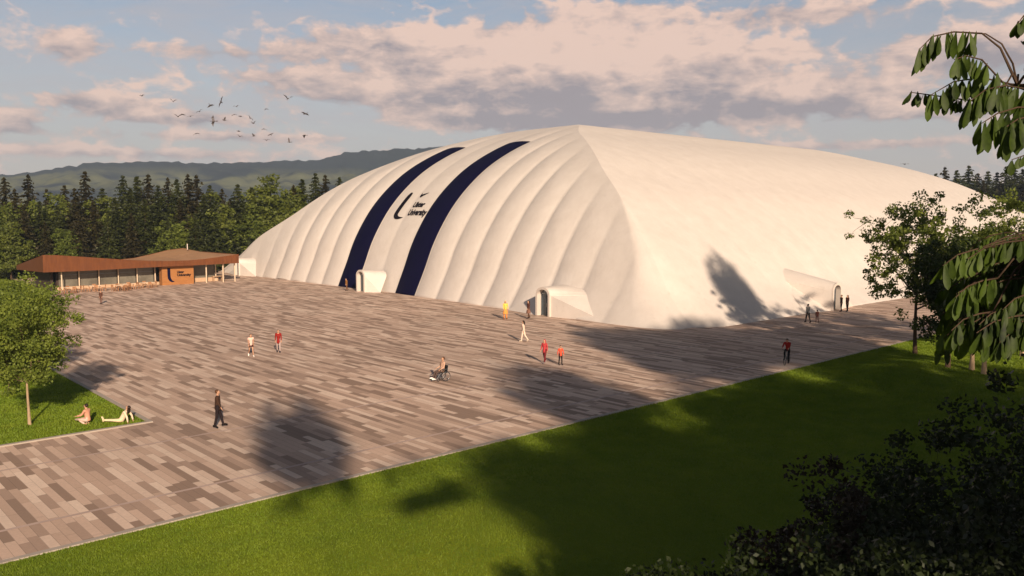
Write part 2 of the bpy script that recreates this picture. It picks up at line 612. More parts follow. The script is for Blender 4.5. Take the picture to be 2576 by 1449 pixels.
# grass tufts on the near lawn (uncountable)
def tufts(n, x0, x1, y0, y1, seed, name, zf):
    r_ = np.random.default_rng(seed)
    x = x0 + (x1 - x0) * r_.uniform(0, 1, n) ** 1.9
    y = r_.uniform(y0, y1, n)
    a = r_.uniform(0, PI, n)
    gs = 1 + np.clip((np.hypot(x, y) - 25) / 22, 0, 1.6)
    h = r_.uniform(.025, .07, n) * gs ** .5
    wd = r_.uniform(.006, .012, n) * gs ** 1.6
    lx, ly = r_.normal(0, .025, n), r_.normal(0, .025, n)
    z = zf(x, y)
    V = np.empty((n, 3, 3), np.float32)
    V[:, 0] = np.stack([x - wd * np.cos(a), y - wd * np.sin(a), z], -1)
    V[:, 1] = np.stack([x + wd * np.cos(a), y + wd * np.sin(a), z], -1)
    V[:, 2] = np.stack([x + lx, y + ly, z + h], -1)
    if seed == 6:
        keep = (x < 13.72 + np.clip(y - 41, 0, 99) * .017) & (y > 41.1)
        V = V[keep]
    me = np_mesh(name, V.reshape(-1, 3), np.arange(3 * len(V)).reshape(-1, 3))
    return tag(link(name, me, M['grass_blade']), 'short bright green grass blades covering the lawn', 'grass', kind='stuff')


M['grass_blade'] = leaf_mat('grass_blades', (.12, .20, .014), (.23, .30, .024), 0.6, 0.3)
tufts(900000, 3, 78, 3, 26.85, 5, 'grass', roll)

tufts(260000, -8, 15, 41.1, 66, 6, 'grass', lambda x, y: 0.03 + 0 * x)
# hills on the skyline
def hills():
    prof = [(-500, 470), (-200, 455), (0, 441), (60, 434), (130, 425), (230, 409), (300, 406), (400, 403), (470, 407), (560, 409),
            (640, 406), (720, 403), (800, 399), (850, 391), (870, 382), (950, 378), (1050, 371), (1250, 362), (1500, 372), (1900, 400), (2400, 450), (3200, 500)]
    px = np.linspace(-500, 3200, 420)
    py = np.interp(px, [p[0] for p in prof], [p[1] for p in prof])
    r_ = np.random.default_rng(8)
    a = AZ - np.arctan((px - 1288) / 2107.0)
    ca = np.cos(a - AZ)
    Rr = 2100.0
    rows = np.linspace(0, 1, 60)
    V = []
    jag = np.convolve(r_.normal(0, 1, len(px)), np.ones(2) / 2, 'same') * 2.2
    for t in rows:
        D = 1250 + (Rr - 1250) * t
        topz = CAM_H + (540 - py) / 2107.0 * ca * Rr
        wob = .03 * np.sin(px * .011 + t * 9) + .02 * np.sin(px * .031 - t * 14) + .012 * np.sin(px * .083 + t * 31)
        s_ = np.clip(t + wob * np.sin(PI * t) * 2.2, 0, 1)
        z = topz * (s_ ** 1.35) + (jag if t > .93 else jag * .35 * t)
        V.append(np.stack([D * np.cos(a), D * np.sin(a), z - 3], -1))
    V.append(np.stack([(Rr + 400) * np.cos(a), (Rr + 400) * np.sin(a), 0 * z - 3], -1))
    V = np.array(V)
    ny, nx = V.shape[:2]
    i = np.arange(ny - 1)[:, None] * nx + np.arange(nx - 1)[None]
    Fq = np.stack([i, i + nx, i + nx + 1, i + 1], -1).reshape(-1, 4)
    m = bpy.data.materials.new('wooded_hillside')
    m.use_nodes = True
    k = NT(m.node_tree)
    g = k.n('ShaderNodeNewGeometry')
    mp = k.n('ShaderNodeMapping')
    m.node_tree.links.new(g.outputs['Position'], mp.inputs[0])
    mp.inputs['Scale'].default_value = (1, 1, 3.2)
    f = k.ramp(k.noise(mp.outputs[0], 0.0055, 6, 0.62, 0.6), 0.44, 0.53)
    f2 = k.ramp(k.noise(mp.outputs[0], 0.03, 5, 0.7), 0.35, 0.65)
    sp = k.n('ShaderNodeSeparateXYZ')
    m.node_tree.links.new(g.outputs['Position'], sp.inputs[0])
    # woods along the crest, meadows below
    crest = k.ramp(sp.outputs[2], 88, 118)
    f = k.m('MULTIPLY', f, k.m('SUBTRACT', 1.0, crest))
    col = k.mix(f, rgb(.005, .011, .015), rgb(.13, .135, .055))
    col = k.mix(k.m('MULTIPLY', f2, 0.4), col, rgb(.020, .030, .018))
    p = m.node_tree.nodes['Principled BSDF']
    m.node_tree.links.new(col, p.inputs['Base Color'])
    p.inputs['Roughness'].default_value = 1
    p.inputs['Specular IOR Level'].default_value = 0
    tag(link('hills', np_mesh('hills', V.reshape(-1, 3), Fq, False), m), kind='structure')


hills()

# haze
hb = MB().box((650, 800, 118), (4600, 4600, 246))
hm = bpy.data.materials.new('air')
hm.use_nodes = True
hm.node_tree.nodes.clear()
hk = NT(hm.node_tree)
pv = hk.n('ShaderNodeVolumePrincipled')
pv.inputs['Color'].default_value = rgb(.62, .76, .98)
pv.inputs['Density'].default_value = 0.00019
ho = hk.n('ShaderNodeOutputMaterial')
hm.node_tree.links.new(pv.outputs[0], ho.inputs['Volume'])
tag(hb.build('haze', hm), 'thin bluish haze hanging over the far hills', 'haze', kind='stuff')

# ------------------------------------------------------------------ the dome
X0, XE, Y0 = 60.0, 195.0, 41.6
NP, PW = 22, 4.66
Y1 = Y0 + NP * PW
PD = [0, .8, 1.8, 3.1, 4.7, 6.6, 9.2, 12.6, 16.2, 20, 24.3, 29, 33.5, 39, 46, 80]
PZ = [0, 1.4, 3.2, 5.9, 8.5, 11, 13.6, 16.2, 18.2, 19.85, 21.3, 22.6, 23.5, 23.9, 24.0, 24.1]
QD = [0, 1.8, 3.7, 5.5, 7, 11.2, 15.3, 19.2, 24.2, 28, 31.7, 36.4, 41.4, 44.3, 46.6]
QZ = [0, 1.1, 2.5, 4.2, 5.7, 9.2, 12.1, 14.3, 16.9, 18.5, 19.8, 21.2, 22.7, 23.35, 23.6]
BD = [0, 3, 7.2, 12.1, 20.1, 26.7, 33.1, 37.4, 41.1, 45.1, 50, 56]
BZ = [0, 1.3, 3.3, 6.2, 10.1, 14.7, 18.2, 20.5, 22.1, 23.1, 23.55, 23.6]


def pchip(xs, ys):
    xs, ys = np.array(xs, float), np.array(ys, float)
    h = np.diff(xs)
    dl = np.diff(ys) / h
    m_ = np.zeros(len(xs))
    m_[0], m_[-1] = dl[0], dl[-1]
    for i in range(1, len(xs) - 1):
        if dl[i - 1] * dl[i] > 0:
            w1, w2 = 2 * h[i] + h[i - 1], h[i] + 2 * h[i - 1]
            m_[i] = (w1 + w2) / (w1 / dl[i - 1] + w2 / dl[i])

    def f(x):
        x = np.clip(np.asarray(x, float), xs[0], xs[-1])
        i = np.clip(np.searchsorted(xs, x) - 1, 0, len(xs) - 2)
        t = (x - xs[i]) / h[i]
        return ((1 + 2 * t) * (1 - t) ** 2 * ys[i] + t * (1 - t) ** 2 * h[i] * m_[i] + t * t * (3 - 2 * t) * ys[i + 1] + t * t * (t - 1) * h[i] * m_[i + 1])
    return f


Pf, Qf0, Bf = pchip(PD, PZ), pchip(QD, QZ), pchip(BD, BZ)


def Qf(d):
    d = np.asarray(d, float)
    return Qf0(d)


YR = Y0 + 46.6


def side_h(Y):                  # height allowed by the two long sides
    Y = np.asarray(Y, float)
    return np.minimum(np.where(Y <= YR, Qf(np.clip(Y - Y0, 0, 46.6)), 99), np.where(Y >= YR, Bf(np.clip(Y1 - Y, 0, 56)), 99))


_dg = np.linspace(0, 80, 4001)
_pz = Pf(_dg)


def Pinv(z):
    return np.interp(z, _pz, _dg)


def xbase(Y):
    return np.clip(58.0 + (np.asarray(Y, float) - 50) * 0.075, 58.0, 60.9) - 60




def end_pt(Y, s, bul=0.30):
    """point on the near gable; s = plan distance in from the base"""
    dm = Pinv(side_h(Y))
    fr = ((Y - Y0) / PW) % 1.0
    z = Pf(s)
    ds = 0.02
    sl_ = (Pf(s + ds) - Pf(np.maximum(s - ds, 0))) / (2 * ds)
    nn = np.sqrt(1 + sl_ * sl_)
    fade = np.clip((dm - s) / 7.0, 0, 1) * np.clip(dm / 6.0, 0, 1) * (0.45 + .55 * np.clip((26 - s) / 20, 0, 1))
    pan = np.floor((Y - Y0) / PW)
    b = bul * np.where((pan == 10) | (pan == 11), 0.40, 1.0) * np.sin(PI * fr) ** 0.75 * fade
    return np.stack([X0 + s + xbase(Y) * np.exp(-s / 3.0) - b * sl_ / nn, Y + 0 * s, z + b / nn * (z > .01)], -1)


def strip_mesh(ycols, s0=0.0, s1=None, off=0.0, ns=90, bul=0.30):
    rows = []
    for Y in ycols:
        dm = float(Pinv(side_h(Y)))
        top = dm if s1 is None else min(s1, dm)
        tt = np.linspace(0, 1, ns) ** 1.6
        s_ = s0 + (top - s0) * tt
        rows.append(end_pt(np.full(ns, Y), s_, bul))
    V = np.array(rows)
    if off:
        V = V + np.array([-.75 * off, 0, .66 * off])
    nx = ns
    ny = len(ycols)
    i = np.arange(ny - 1)[:, None] * nx + np.arange(nx - 1)[None]
    Fq = np.stack([i, i + nx, i + nx + 1, i + 1], -1).reshape(-1, 4)
    return V.reshape(-1, 3), Fq


dome = empty('air_dome', (X0, Y0, 0), 0, 'huge white air-supported sports dome with ribbed gable and navy stripes beside the plaza', 'dome')
OFF = (X0, Y0, 0)
# near gable: one mesh, columns 10 per panel
yc = []
SUB = 16
for k in range(NP):
    for j in range(SUB):
        yc.append(Y0 + PW * (k + (j / SUB)))
yc.append(Y1)
yc[0] += 1e-3
yc[-1] -= 1e-3
V, Fq = strip_mesh(yc)
VV, FF = [V], [Fq]
nb = len(V)
# long front face and back face
xs_hip = [X0 + float(Pinv(side_h(Y))) for Y in yc if Y <= YR]
xs_hip = sorted(set(round(x, 3) for x in xs_hip if x > X0 + .05))
xs_far = [XE - (x - X0) for x in reversed(xs_hip)]
mid = list(np.arange(xs_hip[-1] + 1.5, xs_far[0] - 1.4, 1.5))
xsA = xs_hip + mid + xs_far


def long_face(xs, front):
    rows = []
    ns = 60
    for X in xs:
        lim = min(float(Pf(X - X0)), float(Pf(XE - X)))
        if front:
            dg = np.linspace(0, 46.6, 1500)
            dm = float(np.interp(lim, Qf(dg), dg))
            s_ = dm * np.linspace(0, 1, ns) ** 1.5
            z = Qf(s_)
            dY = s_
            corner = np.clip((X - X0) / 4.0, 0, 1)
            fr = ((X - X0) / 4.7) % 1.0
            sl_ = (Qf(s_ + .02) - Qf(np.maximum(s_ - .02, 0))) / .04
            nn = np.sqrt(1 + sl_ ** 2)
            b = .045 * np.sin(PI * fr) * np.clip((dm - s_) / 6, 0, 1)
            Y = Y0 + dY - b * sl_ / nn
            z = z + b / nn * (z > .01)
        else:
            dg = np.linspace(0, 56, 1500)
            dm = float(np.interp(lim, Bf(dg), dg))
            s_ = dm * np.linspace(0, 1, ns) ** 1.3
            z = Bf(s_)
            Y = Y1 - s_
        xo = xbase(Y) * math.exp(-(X - X0) / 3.0)
        rows.append(np.stack([X + xo, Y, z], -1))
    V = np.array(rows)
    ny, nx = V.shape[:2]
    i = np.arange(ny - 1)[:, None] * nx + np.arange(nx - 1)[None]
    q = [i, i + 1, i + nx + 1, i + nx]
    if not front:
        q = q[::-1]
    q = np.stack(q[::-1], -1).reshape(-1, 4)
    return V.reshape(-1, 3), q


for fr_ in (True, False):
    v_, f_ = long_face([X0 + 1e-3] + xsA + [XE - 1e-3], fr_)
    VV.append(v_)
    FF.append(f_ + nb)
    nb += len(v_)
# far gable
rows = []
for Y in yc[::3] + [yc[-1]]:
    dm = float(Pinv(side_h(Y)))
    s_ = dm * np.linspace(0, 1, 24) ** 1.5
    rows.append(np.stack([XE - s_, np.full(24, Y), Pf(s_)], -1))
v_ = np.array(rows)
ny, nx = v_.shape[:2]
i = np.arange(ny - 1)[:, None] * nx + np.arange(nx - 1)[None]
VV.append(v_.reshape(-1, 3))
FF.append(np.stack([i, i + 1, i + nx + 1, i + nx], -1).reshape(-1, 4) + nb)


def round_corners(V):
    """plan rounding of the two near corners, fading out with height"""
    z = V[:, 2]
    zc = np.clip(z, 0, 24)
    hx = X0 + Pinv(zc)
    out = V.copy()
    for sgn, hy, r0, ztop in ((1, Y0 + np.interp(zc, Qf(np.linspace(0, 46, 2000)), np.linspace(0, 46, 2000)), 5.4, 13.0),
                              (-1, Y1 - np.interp(zc, Bf(np.linspace(0, 50, 2000)), np.linspace(0, 50, 2000)), 4.0, 8.0)):
        r = r0 * np.clip(1 - zc / ztop, 0, 1) ** 1.6 + 1e-6
        ty = (V[:, 1] - hy) * sgn           # along the gable from the corner
        tx = V[:, 0] - hx                   # along the side from the corner
        on_g = (ty >= tx - 1e-6) & (V[:, 0] < 120)
        t = np.where(on_g, ty, tx)
        m_ = (t < r) & (t > -.5) & (V[:, 0] < 120) & (np.where(on_g, tx, ty) < 3)
        th = PI / 4 * (1 - np.clip(t, 0, None) / r)
        a, b2 = r * (1 - np.cos(th)), r * (1 - np.sin(th)) - np.clip(t, 0, None)
        dx_ = np.where(on_g, a, b2)
        dy_ = np.where(on_g, b2, a) * sgn
        out[:, 0] += np.where(m_, dx_, 0)
        out[:, 1] += np.where(m_, dy_, 0)
    return out


VV = [round_corners(v) for v in VV[:-1]] + [VV[-1]]
link('membrane', np_mesh('membrane', np.concatenate(VV), np.concatenate(FF), True), M['dome'], dome, OFF)

# navy stripes: real overlay panels 3 cm proud
for ya, yb in ((Y0 + 9 * PW, Y0 + 10 * PW), (Y0 + 12 * PW, Y0 + 13 * PW)):
    ycs = np.linspace(ya + .02, yb - .02, 24)
    v_, f_ = strip_mesh(ycs, 0.0, 20.3, 0.05, 90)
    o = link('stripe', np_mesh('stripe', v_, f_, True), M['navy'], dome, OFF)


def decal(name, outline_tris, parent, m, off=0.06):
    """outline given as (Y, s) vertices on the gable"""
    vs, fs = outline_tris
    P3 = [end_pt(np.array([y]), np.array([s_]))[0] + np.array([-.75 * off, 0, .66 * off]) for y, s_ in vs]
    me = bpy.data.meshes.new(name)
    me.from_pydata([tuple(p) for p in P3], [], fs)
    return link(name, me, m, parent, OFF)


def ribbon(pts, wds):
    vs, fs = [], []
    for i, (p, wd) in enumerate(zip(pts, wds)):
        a = pts[max(i - 1, 0)]
        b = pts[min(i + 1, len(pts) - 1)]
        d = (b[0] - a[0], (b[1] - a[1]) * 1.5)
        L = math.hypot(*d)
        nx_, ny_ = -d[1] / L, d[0] / L
        vs += [(p[0] + nx_ * wd / 2, p[1] + ny_ * wd / 3), (p[0] - nx_ * wd / 2, p[1] - ny_ * wd / 3)]
    for i in range(len(pts) - 1):
        fs.append((2 * i, 2 * i + 1, 2 * i + 3, 2 * i + 2))
    return vs, fs


# emblem: long J-shaped stroke, flying mark and two lines of lettering
pts = [(94.75 + .20 * t, 8.45 - 2.55 * t) for t in np.linspace(0, 1, 12)]
pts += [(94.95 - .95 * (1 - math.cos(a)), 5.90 - .50 * math.sin(a)) for a in np.linspace(.22, PI / 2, 7)] + [(93.6, 5.40), (93.05, 5.46)]
wds = [.45, .72, .84] + [.90] * 9 + [.86, .80, .72, .64, .56, .48, .40, .28, .05]
decal('emblem_stroke', ribbon(pts, wds), dome, M['ink'])
decal('emblem_bird', ([(92.35, 8.45), (92.05, 8.15), (91.7, 8.22), (90.7, 8.38), (91.5, 8.0), (92.0, 7.72), (92.35, 7.95)], [(0, 1, 6), (1, 5, 6), (1, 2, 4, 5), (2, 3, 4)]), dome, M['ink'])


def text_mesh(txt, size, shear=0.0):
    cu = bpy.data.curves.new('lettering', 'FONT')
    cu.body = txt
    cu.size = size
    cu.shear = shear
    cu.offset = size * .055
    cu.resolution_u = 3
    o = bpy.data.objects.new('lettering', cu)
    C.objects.link(o)
    dg = bpy.context.evaluated_depsgraph_get()
    dg.update()
    me = bpy.data.meshes.new_from_object(o.evaluated_get(dg))
    bpy.data.objects.remove(o)
    me.materials.clear()
    return me


for txt, width, s_base, hgt in (('Ulster', 2.6, 6.55, .82), ('University', 4.0, 5.68, .82)):
    me = text_mesh(txt, 1.0)
    xs_ = [v.co.x for v in me.vertices]
    wt_ = max(xs_) - min(xs_)
    for v in me.vertices:
        y = 92.3 - (v.co.x - min(xs_)) * width / wt_
        s_ = s_base + v.co.y * hgt * 1.0
        p = end_pt(np.array([y]), np.array([s_]))[0]
        v.co = Vector(p) + Vector((-.75 * .06, 0, .66 * .06))
    link('lettering', me, M['ink'], dome, OFF)


_qg = np.linspace(0, 46, 2000)
_qz = Qf(_qg)


def Qinv(z):
    return np.interp(z, _qz, _qg)


# entrances: arched portal with flared fabric sides running back into the dome
def entrance(c, face, wb, depth, zt, back, inv, wb2=None, ex=.6):
    """c: centre of the portal's foot; face: outward direction azimuth; local x = across, y = into the dome"""
    root = empty('entrance', (c[0] - X0, c[1] - Y0, 0), face - PI / 2 + PI, None, None)
    root.parent = dome
    HW, SP, TOP = 0.98, 2.1, 2.9

    def arch(hw, sp, top, n=20):
        a = [(-hw, 0), (-hw, sp)]
        for i in range(1, n):
            t = PI * i / n
            a.append((-hw * math.cos(t), sp + (top - sp) * math.sin(t)))
        return a + [(hw, sp), (hw, 0)]
    O = arch(HW, SP, TOP)
    n = len(O)
    # flared shell: straight rulings from the arch to the line where it dives through the membrane
    inner = []
    for i, (x, z) in enumerate(O):
        t = i / (n - 1) * 2 - 1          # -1..1
        zz = z / TOP
        sx = -1 if t < 0 else 1
        wx = (wb2 if (t > 0 and wb2) else wb) * (1 - zz) ** (ex if t > 0 else 1.0) + 0.9 * abs(x) / HW * zz
        inner.append((sx * max(wx, 0.0) if abs(x) > 1e-6 else 0.0, back + inv(zt * zz) + .30 * min(1, zz * 4), zt * zz))
    b = MB()
    vs = [(x, 0, z) for x, z in O] + inner
    b.add(vs, [(i, i + 1, n + i + 1, n + i) for i in range(n - 1)])
    b.build('flared_canopy', M['dome'], root)
    # portal ring, 25 cm thick
    I = arch(HW - .24, SP - .05, TOP - .24)
    b = MB()
    vs = [(x, -.18, z) for x, z in O] + [(x, -.18, z) for x, z in I] + [(x, .35, z) for x, z in O] + [(x, .5, z) for x, z in I]
    fs = []
    for i in range(n - 1):
        fs += [(i, i + 1, n + i + 1, n + i), (i, 2 * n + i, 2 * n + i + 1, i + 1), (n + i, n + i + 1, 3 * n + i + 1, 3 * n + i)]
    b.add(vs, fs)
    b.build('portal_frame', M['frame'], root)
    # door leaf in the opening
    b = MB()
    b.add([(x, .42, z) for x, z in I], [tuple(range(n))])
    b.build('tympanum', M['steel'], root)
    b = MB()
    for x in (-.66, -.02, .62):
        b.box((x, .37, 1.1), (.10, .08, 2.2))
    b.box((-.02, .37, 2.22), (1.38, .08, .12)).box((-.02, .37, .05), (1.38, .08, .10))
    dr = b.build('door_frame', M['steel'], root)
    for x in (-.34, .30):
        MB().box((x, .385, 1.12), (.54, .03, 2.04)).build('door_glass', M['glass'], root)
    MB().tube([(.10, .30, .9), (.10, .30, 1.3)], .02, 6).build('door_handle', M['frame'], root)
    return root


entrance((57.75, 58.2), PI, 6.4, 4.6, 3.0, .9, Pinv, 7.5)
entrance((58.6, 92.6), PI, 3.2, 4.0, 2.75, 1.2, Pinv, 2.6)
entrance((59.6, 131.8), PI, 6.0, 4.2, 2.9, 1.1, Pinv, 4.5)
entrance((83.9, 41.1), -PI / 2, 5.2, 6.8, 4.2, 0.5, Qinv, None, 1.0)

# ------------------------------------------------------------------ pavilion
PX, PY = 28.0, 120.0
pav = empty('pavilion', (PX, PY, 0), 0, 'low pavilion with rusty copper fascia and glazed front beside the dome', 'pavilion')
PO = (PX, PY, 0)
fx_ = [28.0, 29.5, 32, 35, 38, 41, 44, 46.5, 49, 51.5, 54.2]
ftop = [4.85, 4.8, 4.55, 4.22, 3.9, 3.65, 3.5, 3.48, 3.6, 3.85, 4.12]
fbot = [2.62, 2.62, 2.6, 2.62, 2.66, 2.70, 2.72, 2.72, 2.74, 2.76, 2.80]
btop = [2.9, 2.92, 2.95, 3.0, 3.05, 3.15, 3.4, 3.9, 4.45, 4.7, 4.1]
YF, YBk = 119.2, 133.5


def strip2(a, b_):
    n = len(a)
    return a + b_, [(i, i + 1, n + i + 1, n + i) for i in range(n - 1)]


b = MB()
front_t = [(x, YF, z) for x, z in zip(fx_, ftop)]
front_b = [(x, YF, z) for x, z in zip(fx_, fbot)]
b.add(*strip2(front_b, front_t))
back_t = [(x, YBk, z) for x, z in zip(fx_, btop)]
back_b = [(x, YBk, z - .6) for x, z in zip(fx_, btop)]
b.add(*strip2(back_b, back_t))
b.add([front_t[0], back_t[0], back_b[0], front_b[0]], [(0, 1, 2, 3)])
b.add([front_t[-1], back_t[-1], back_b[-1], front_b[-1]], [(0, 1, 2, 3)])
b.build('fascia', M['copper'], pav, PO)
b = MB()
midl = [(x, (YF + YBk) / 2, (a_ * .45 + c_ * .55) - .10) for x, a_, c_ in zip(fx_, ftop, btop)]
b.add(*strip2([(x, y, z - .05) for x, y, z in front_t], midl))
b.add(*strip2(midl, [(x, y, z - .05) for x, y, z in back_t]))
b.build('roof', M['copper_roof'], pav, PO)
b = MB()
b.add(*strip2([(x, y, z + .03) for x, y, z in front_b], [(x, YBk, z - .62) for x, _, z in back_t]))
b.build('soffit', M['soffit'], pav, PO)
# seams in the cladding: real standing ribs
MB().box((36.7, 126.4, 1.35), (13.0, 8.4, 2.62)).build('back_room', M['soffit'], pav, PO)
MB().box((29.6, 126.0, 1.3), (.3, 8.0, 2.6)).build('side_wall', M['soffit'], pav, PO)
MB().box((36.7, 121.95, .22), (13.4, .30, .44)).build('plinth', M['plinth'], pav, PO)
cols = [30.35, 32.8, 35.3, 37.8, 40.3, 42.75]
for a_, c_ in zip(cols[:-1], cols[1:]):
    wn_ = MB().box(((a_ + c_) / 2, 122.02, 1.53), (c_ - a_ - .14, .08, 2.16)).build('window', M['glass2'], pav, PO)
    MB().box(((a_ + c_) / 2, 121.96, 2.0), (c_ - a_ - .14, .05, .05)).build('transom', M['steel'], pav, PO)
for x in cols:
    MB().box((x, 121.55 if x > 31 else 120.3, 1.34), (.13, .13, 2.70)).build('post', M['post'], pav, PO)
sw = MB().box((45.5, 120.75, 1.38), (4.5, 1.1, 2.72)).build('sign_wall', M['timber'], pav, PO)
# pavilion lettering on the timber wall (sub-parts of the wall)
b = MB()
pp = [(44.2, 2.45), (44.2, 1.4), (44.24, 1.0), (44.4, .70), (44.62, .52), (44.95, .46)]
ww = [.42, .42, .42, .38, .25, .06]
vs = []
for i, (p, wd) in enumerate(zip(pp, ww)):
    a_, c_ = pp[max(i - 1, 0)], pp[min(i + 1, len(pp) - 1)]
    d = Vector((c_[0] - a_[0], c_[1] - a_[1])).normalized()
    vs += [(p[0] - d.y * wd / 2, 120.17, p[1] + d.x * wd / 2), (p[0] + d.y * wd / 2, 120.17, p[1] - d.x * wd / 2)]
b.add(vs, [(2 * i, 2 * i + 1, 2 * i + 3, 2 * i + 2) for i in range(len(pp) - 1)])
b.build('emblem', M['navy'], sw, PO)
for txt, x0_, z0_, wd_ in (('Ulster', 45.35, 1.66, 1.0), ('University', 45.35, 1.22, 2.0)):
    me = text_mesh(txt, .5)
    xs_ = [v.co.x for v in me.vertices]
    k_ = wd_ / (max(xs_) - min(xs_))
    for v in me.vertices:
        v.co = Vector((x0_ + (v.co.x - min(xs_)) * k_, 120.16, z0_ + v.co.y * .95))
    link('lettering', me, M['ink'], sw, PO)
MB().box((50.0, 123.4, 1.55), (4.3, .1, 2.1)).build('window', M['glass2'], pav, PO)
MB().box((50.2, 123.2, .3), (4.8, .3, .6)).build('plinth', M['plinth'], pav, PO)
for x, y in ((49.6, 120.2), (52.0, 119.9), (52.2, 123.0), (53.9, 120.1), (53.9, 124.0)):
    MB().box((x, y, 1.42), (.14, .14, 2.84)).build('post', M['post'], pav, PO)
MB().box((52.4, 122.8, .75), (1.7, .8, .08)).box((51.7, 122.8, .37), (.08, .7, .7)).box((53.1, 122.8, .37), (.08, .7, .7)).build('serving_counter', M['plinth'], pav, PO)
MB().tube([(50.6, 129.5, 4.6), (50.6, 129.5, 5.5)], .07, 8).build('roof_vent', M['frame'], pav, PO)


# ------------------------------------------------------------------ cafe furniture
def make_table():
    t = empty('cafe_table', (0, 0, 0), 0)
    MB().box((0, 0, .74), (1.5, .8, .05)).build('tabletop', M['tabletop'], t)
    for x in (-.62, .62):
        for y in (-.3, .3):
            MB().box((x, y, .36), (.06, .06, .71)).build('leg', M['chair'], t)
    return t


def make_chair():
    t = empty('cafe_chair', (0, 0, 0), 0)
    MB().box((0, 0, .45), (.44, .44, .05)).build('seat', M['chair'], t)
    MB().box((0, -.21, .73), (.44, .04, .30)).build('backrest', M['chair'], t)
    for x in (-.19, .19):
        MB().box((x, .19, .21), (.045, .045, .42)).build('leg', M['chair'], t)
        MB().box((x, -.205, .44), (.045, .045, .86)).build('leg', M['chair'], t)
    return t


tb0 = ch0 = None
TS = [(30.3, 116.2, .2, 'wooden cafe table standing nearest the lawn in front of the pavilion'),
      (33.4, 117.0, -.1, 'wooden cafe table in front of the second glazed bay of the pavilion'),
      (36.2, 115.4, .3, 'wooden cafe table furthest out on the paving before the pavilion'),
      (37.6, 117.0, -.2, 'wooden cafe table close behind the outermost table at the pavilion'),
      (40.2, 117.6, .1, 'wooden cafe table nearest the orange timber sign wall')]
where = ['at the table nearest the lawn', 'at the table by the second bay', 'at the outermost cafe table', 'at the table behind the outermost', 'at the table by the timber wall']
side = ['on the side facing the dome', 'on the side facing the lawn', 'on the plaza side', 'on the pavilion side']
for ti, (x, y, rz, lb) in enumerate(TS):
    if tb0 is None:
        t = tb0 = make_table()
    else:
        t = copy_tree(tb0)
    t.location = (x, y, .02)
    t.rotation_euler.z = rz
    tag(t, lb, 'table', 'cafe tables in front of the pavilion')
    for ci, (cx_, cy_, cr) in enumerate(((1.1, 0, PI / 2), (-1.1, 0, -PI / 2), (0, -.75, 0), (0.1, .8, PI))):
        if ch0 is None:
            c_ = ch0 = make_chair()
        else:
            c_ = copy_tree(ch0)
        p = Matrix.Rotation(rz, 3, 'Z') @ Vector((cx_, cy_, 0))
        c_.location = (x + p.x, y + p.y, .02)
        c_.rotation_euler.z = rz + cr
        tag(c_, 'brown cafe chair ' + where[ti] + ' ' + side[ci], 'chair', 'cafe chairs in front of the pavilion')


# ------------------------------------------------------------------ trees
def branch_pts(rs, p0, d, L, n=5, wob=.12, lift=0.02):
    pts = [Vector(p0)]
    d = Vector(d).normalized()
    for i in range(n):
        d = (d + Vector(rs.normal(0, wob, 3)) + Vector((0, 0, lift))).normalized()
        pts.append(pts[-1] + d * (L / n))
    return pts


def leaf_quads(rs, cen, n_per, spread, size, droop=0.0):
    """bent little quads round each clump centre -> V (.,3), F"""
    cen = np.asarray(cen)
    k = len(cen)
    N = k * n_per
    base = np.repeat(cen, n_per, 0)
    dirs = rs.normal(0, 1, (N, 3))
    dirs /= np.linalg.norm(dirs, axis=1)[:, None]
    rad = rs.uniform(0, 1, N) ** .45
    sp = np.repeat(rs.uniform(.6, 1.35, k), n_per) * spread
    P = base + dirs * (rad * sp)[:, None] * np.array([1, 1, .72])
    a = rs.normal(0, 1, (N, 3))
    a[:, 2] -= droop
    a /= np.linalg.norm(a, axis=1)[:, None]
    b_ = np.cross(a, rs.normal(0, 1, (N, 3)))
    b_ /= np.linalg.norm(b_, axis=1)[:, None]
    s_ = size * rs.uniform(.6, 1.35, N)[:, None]
    V = np.stack([P - a * s_ * .5, P + b_ * s_ * .30, P + a * s_ * .5, P - b_ * s_ * .30], 1).reshape(-1, 3)
    return V, np.arange(4 * N).reshape(-1, 4)


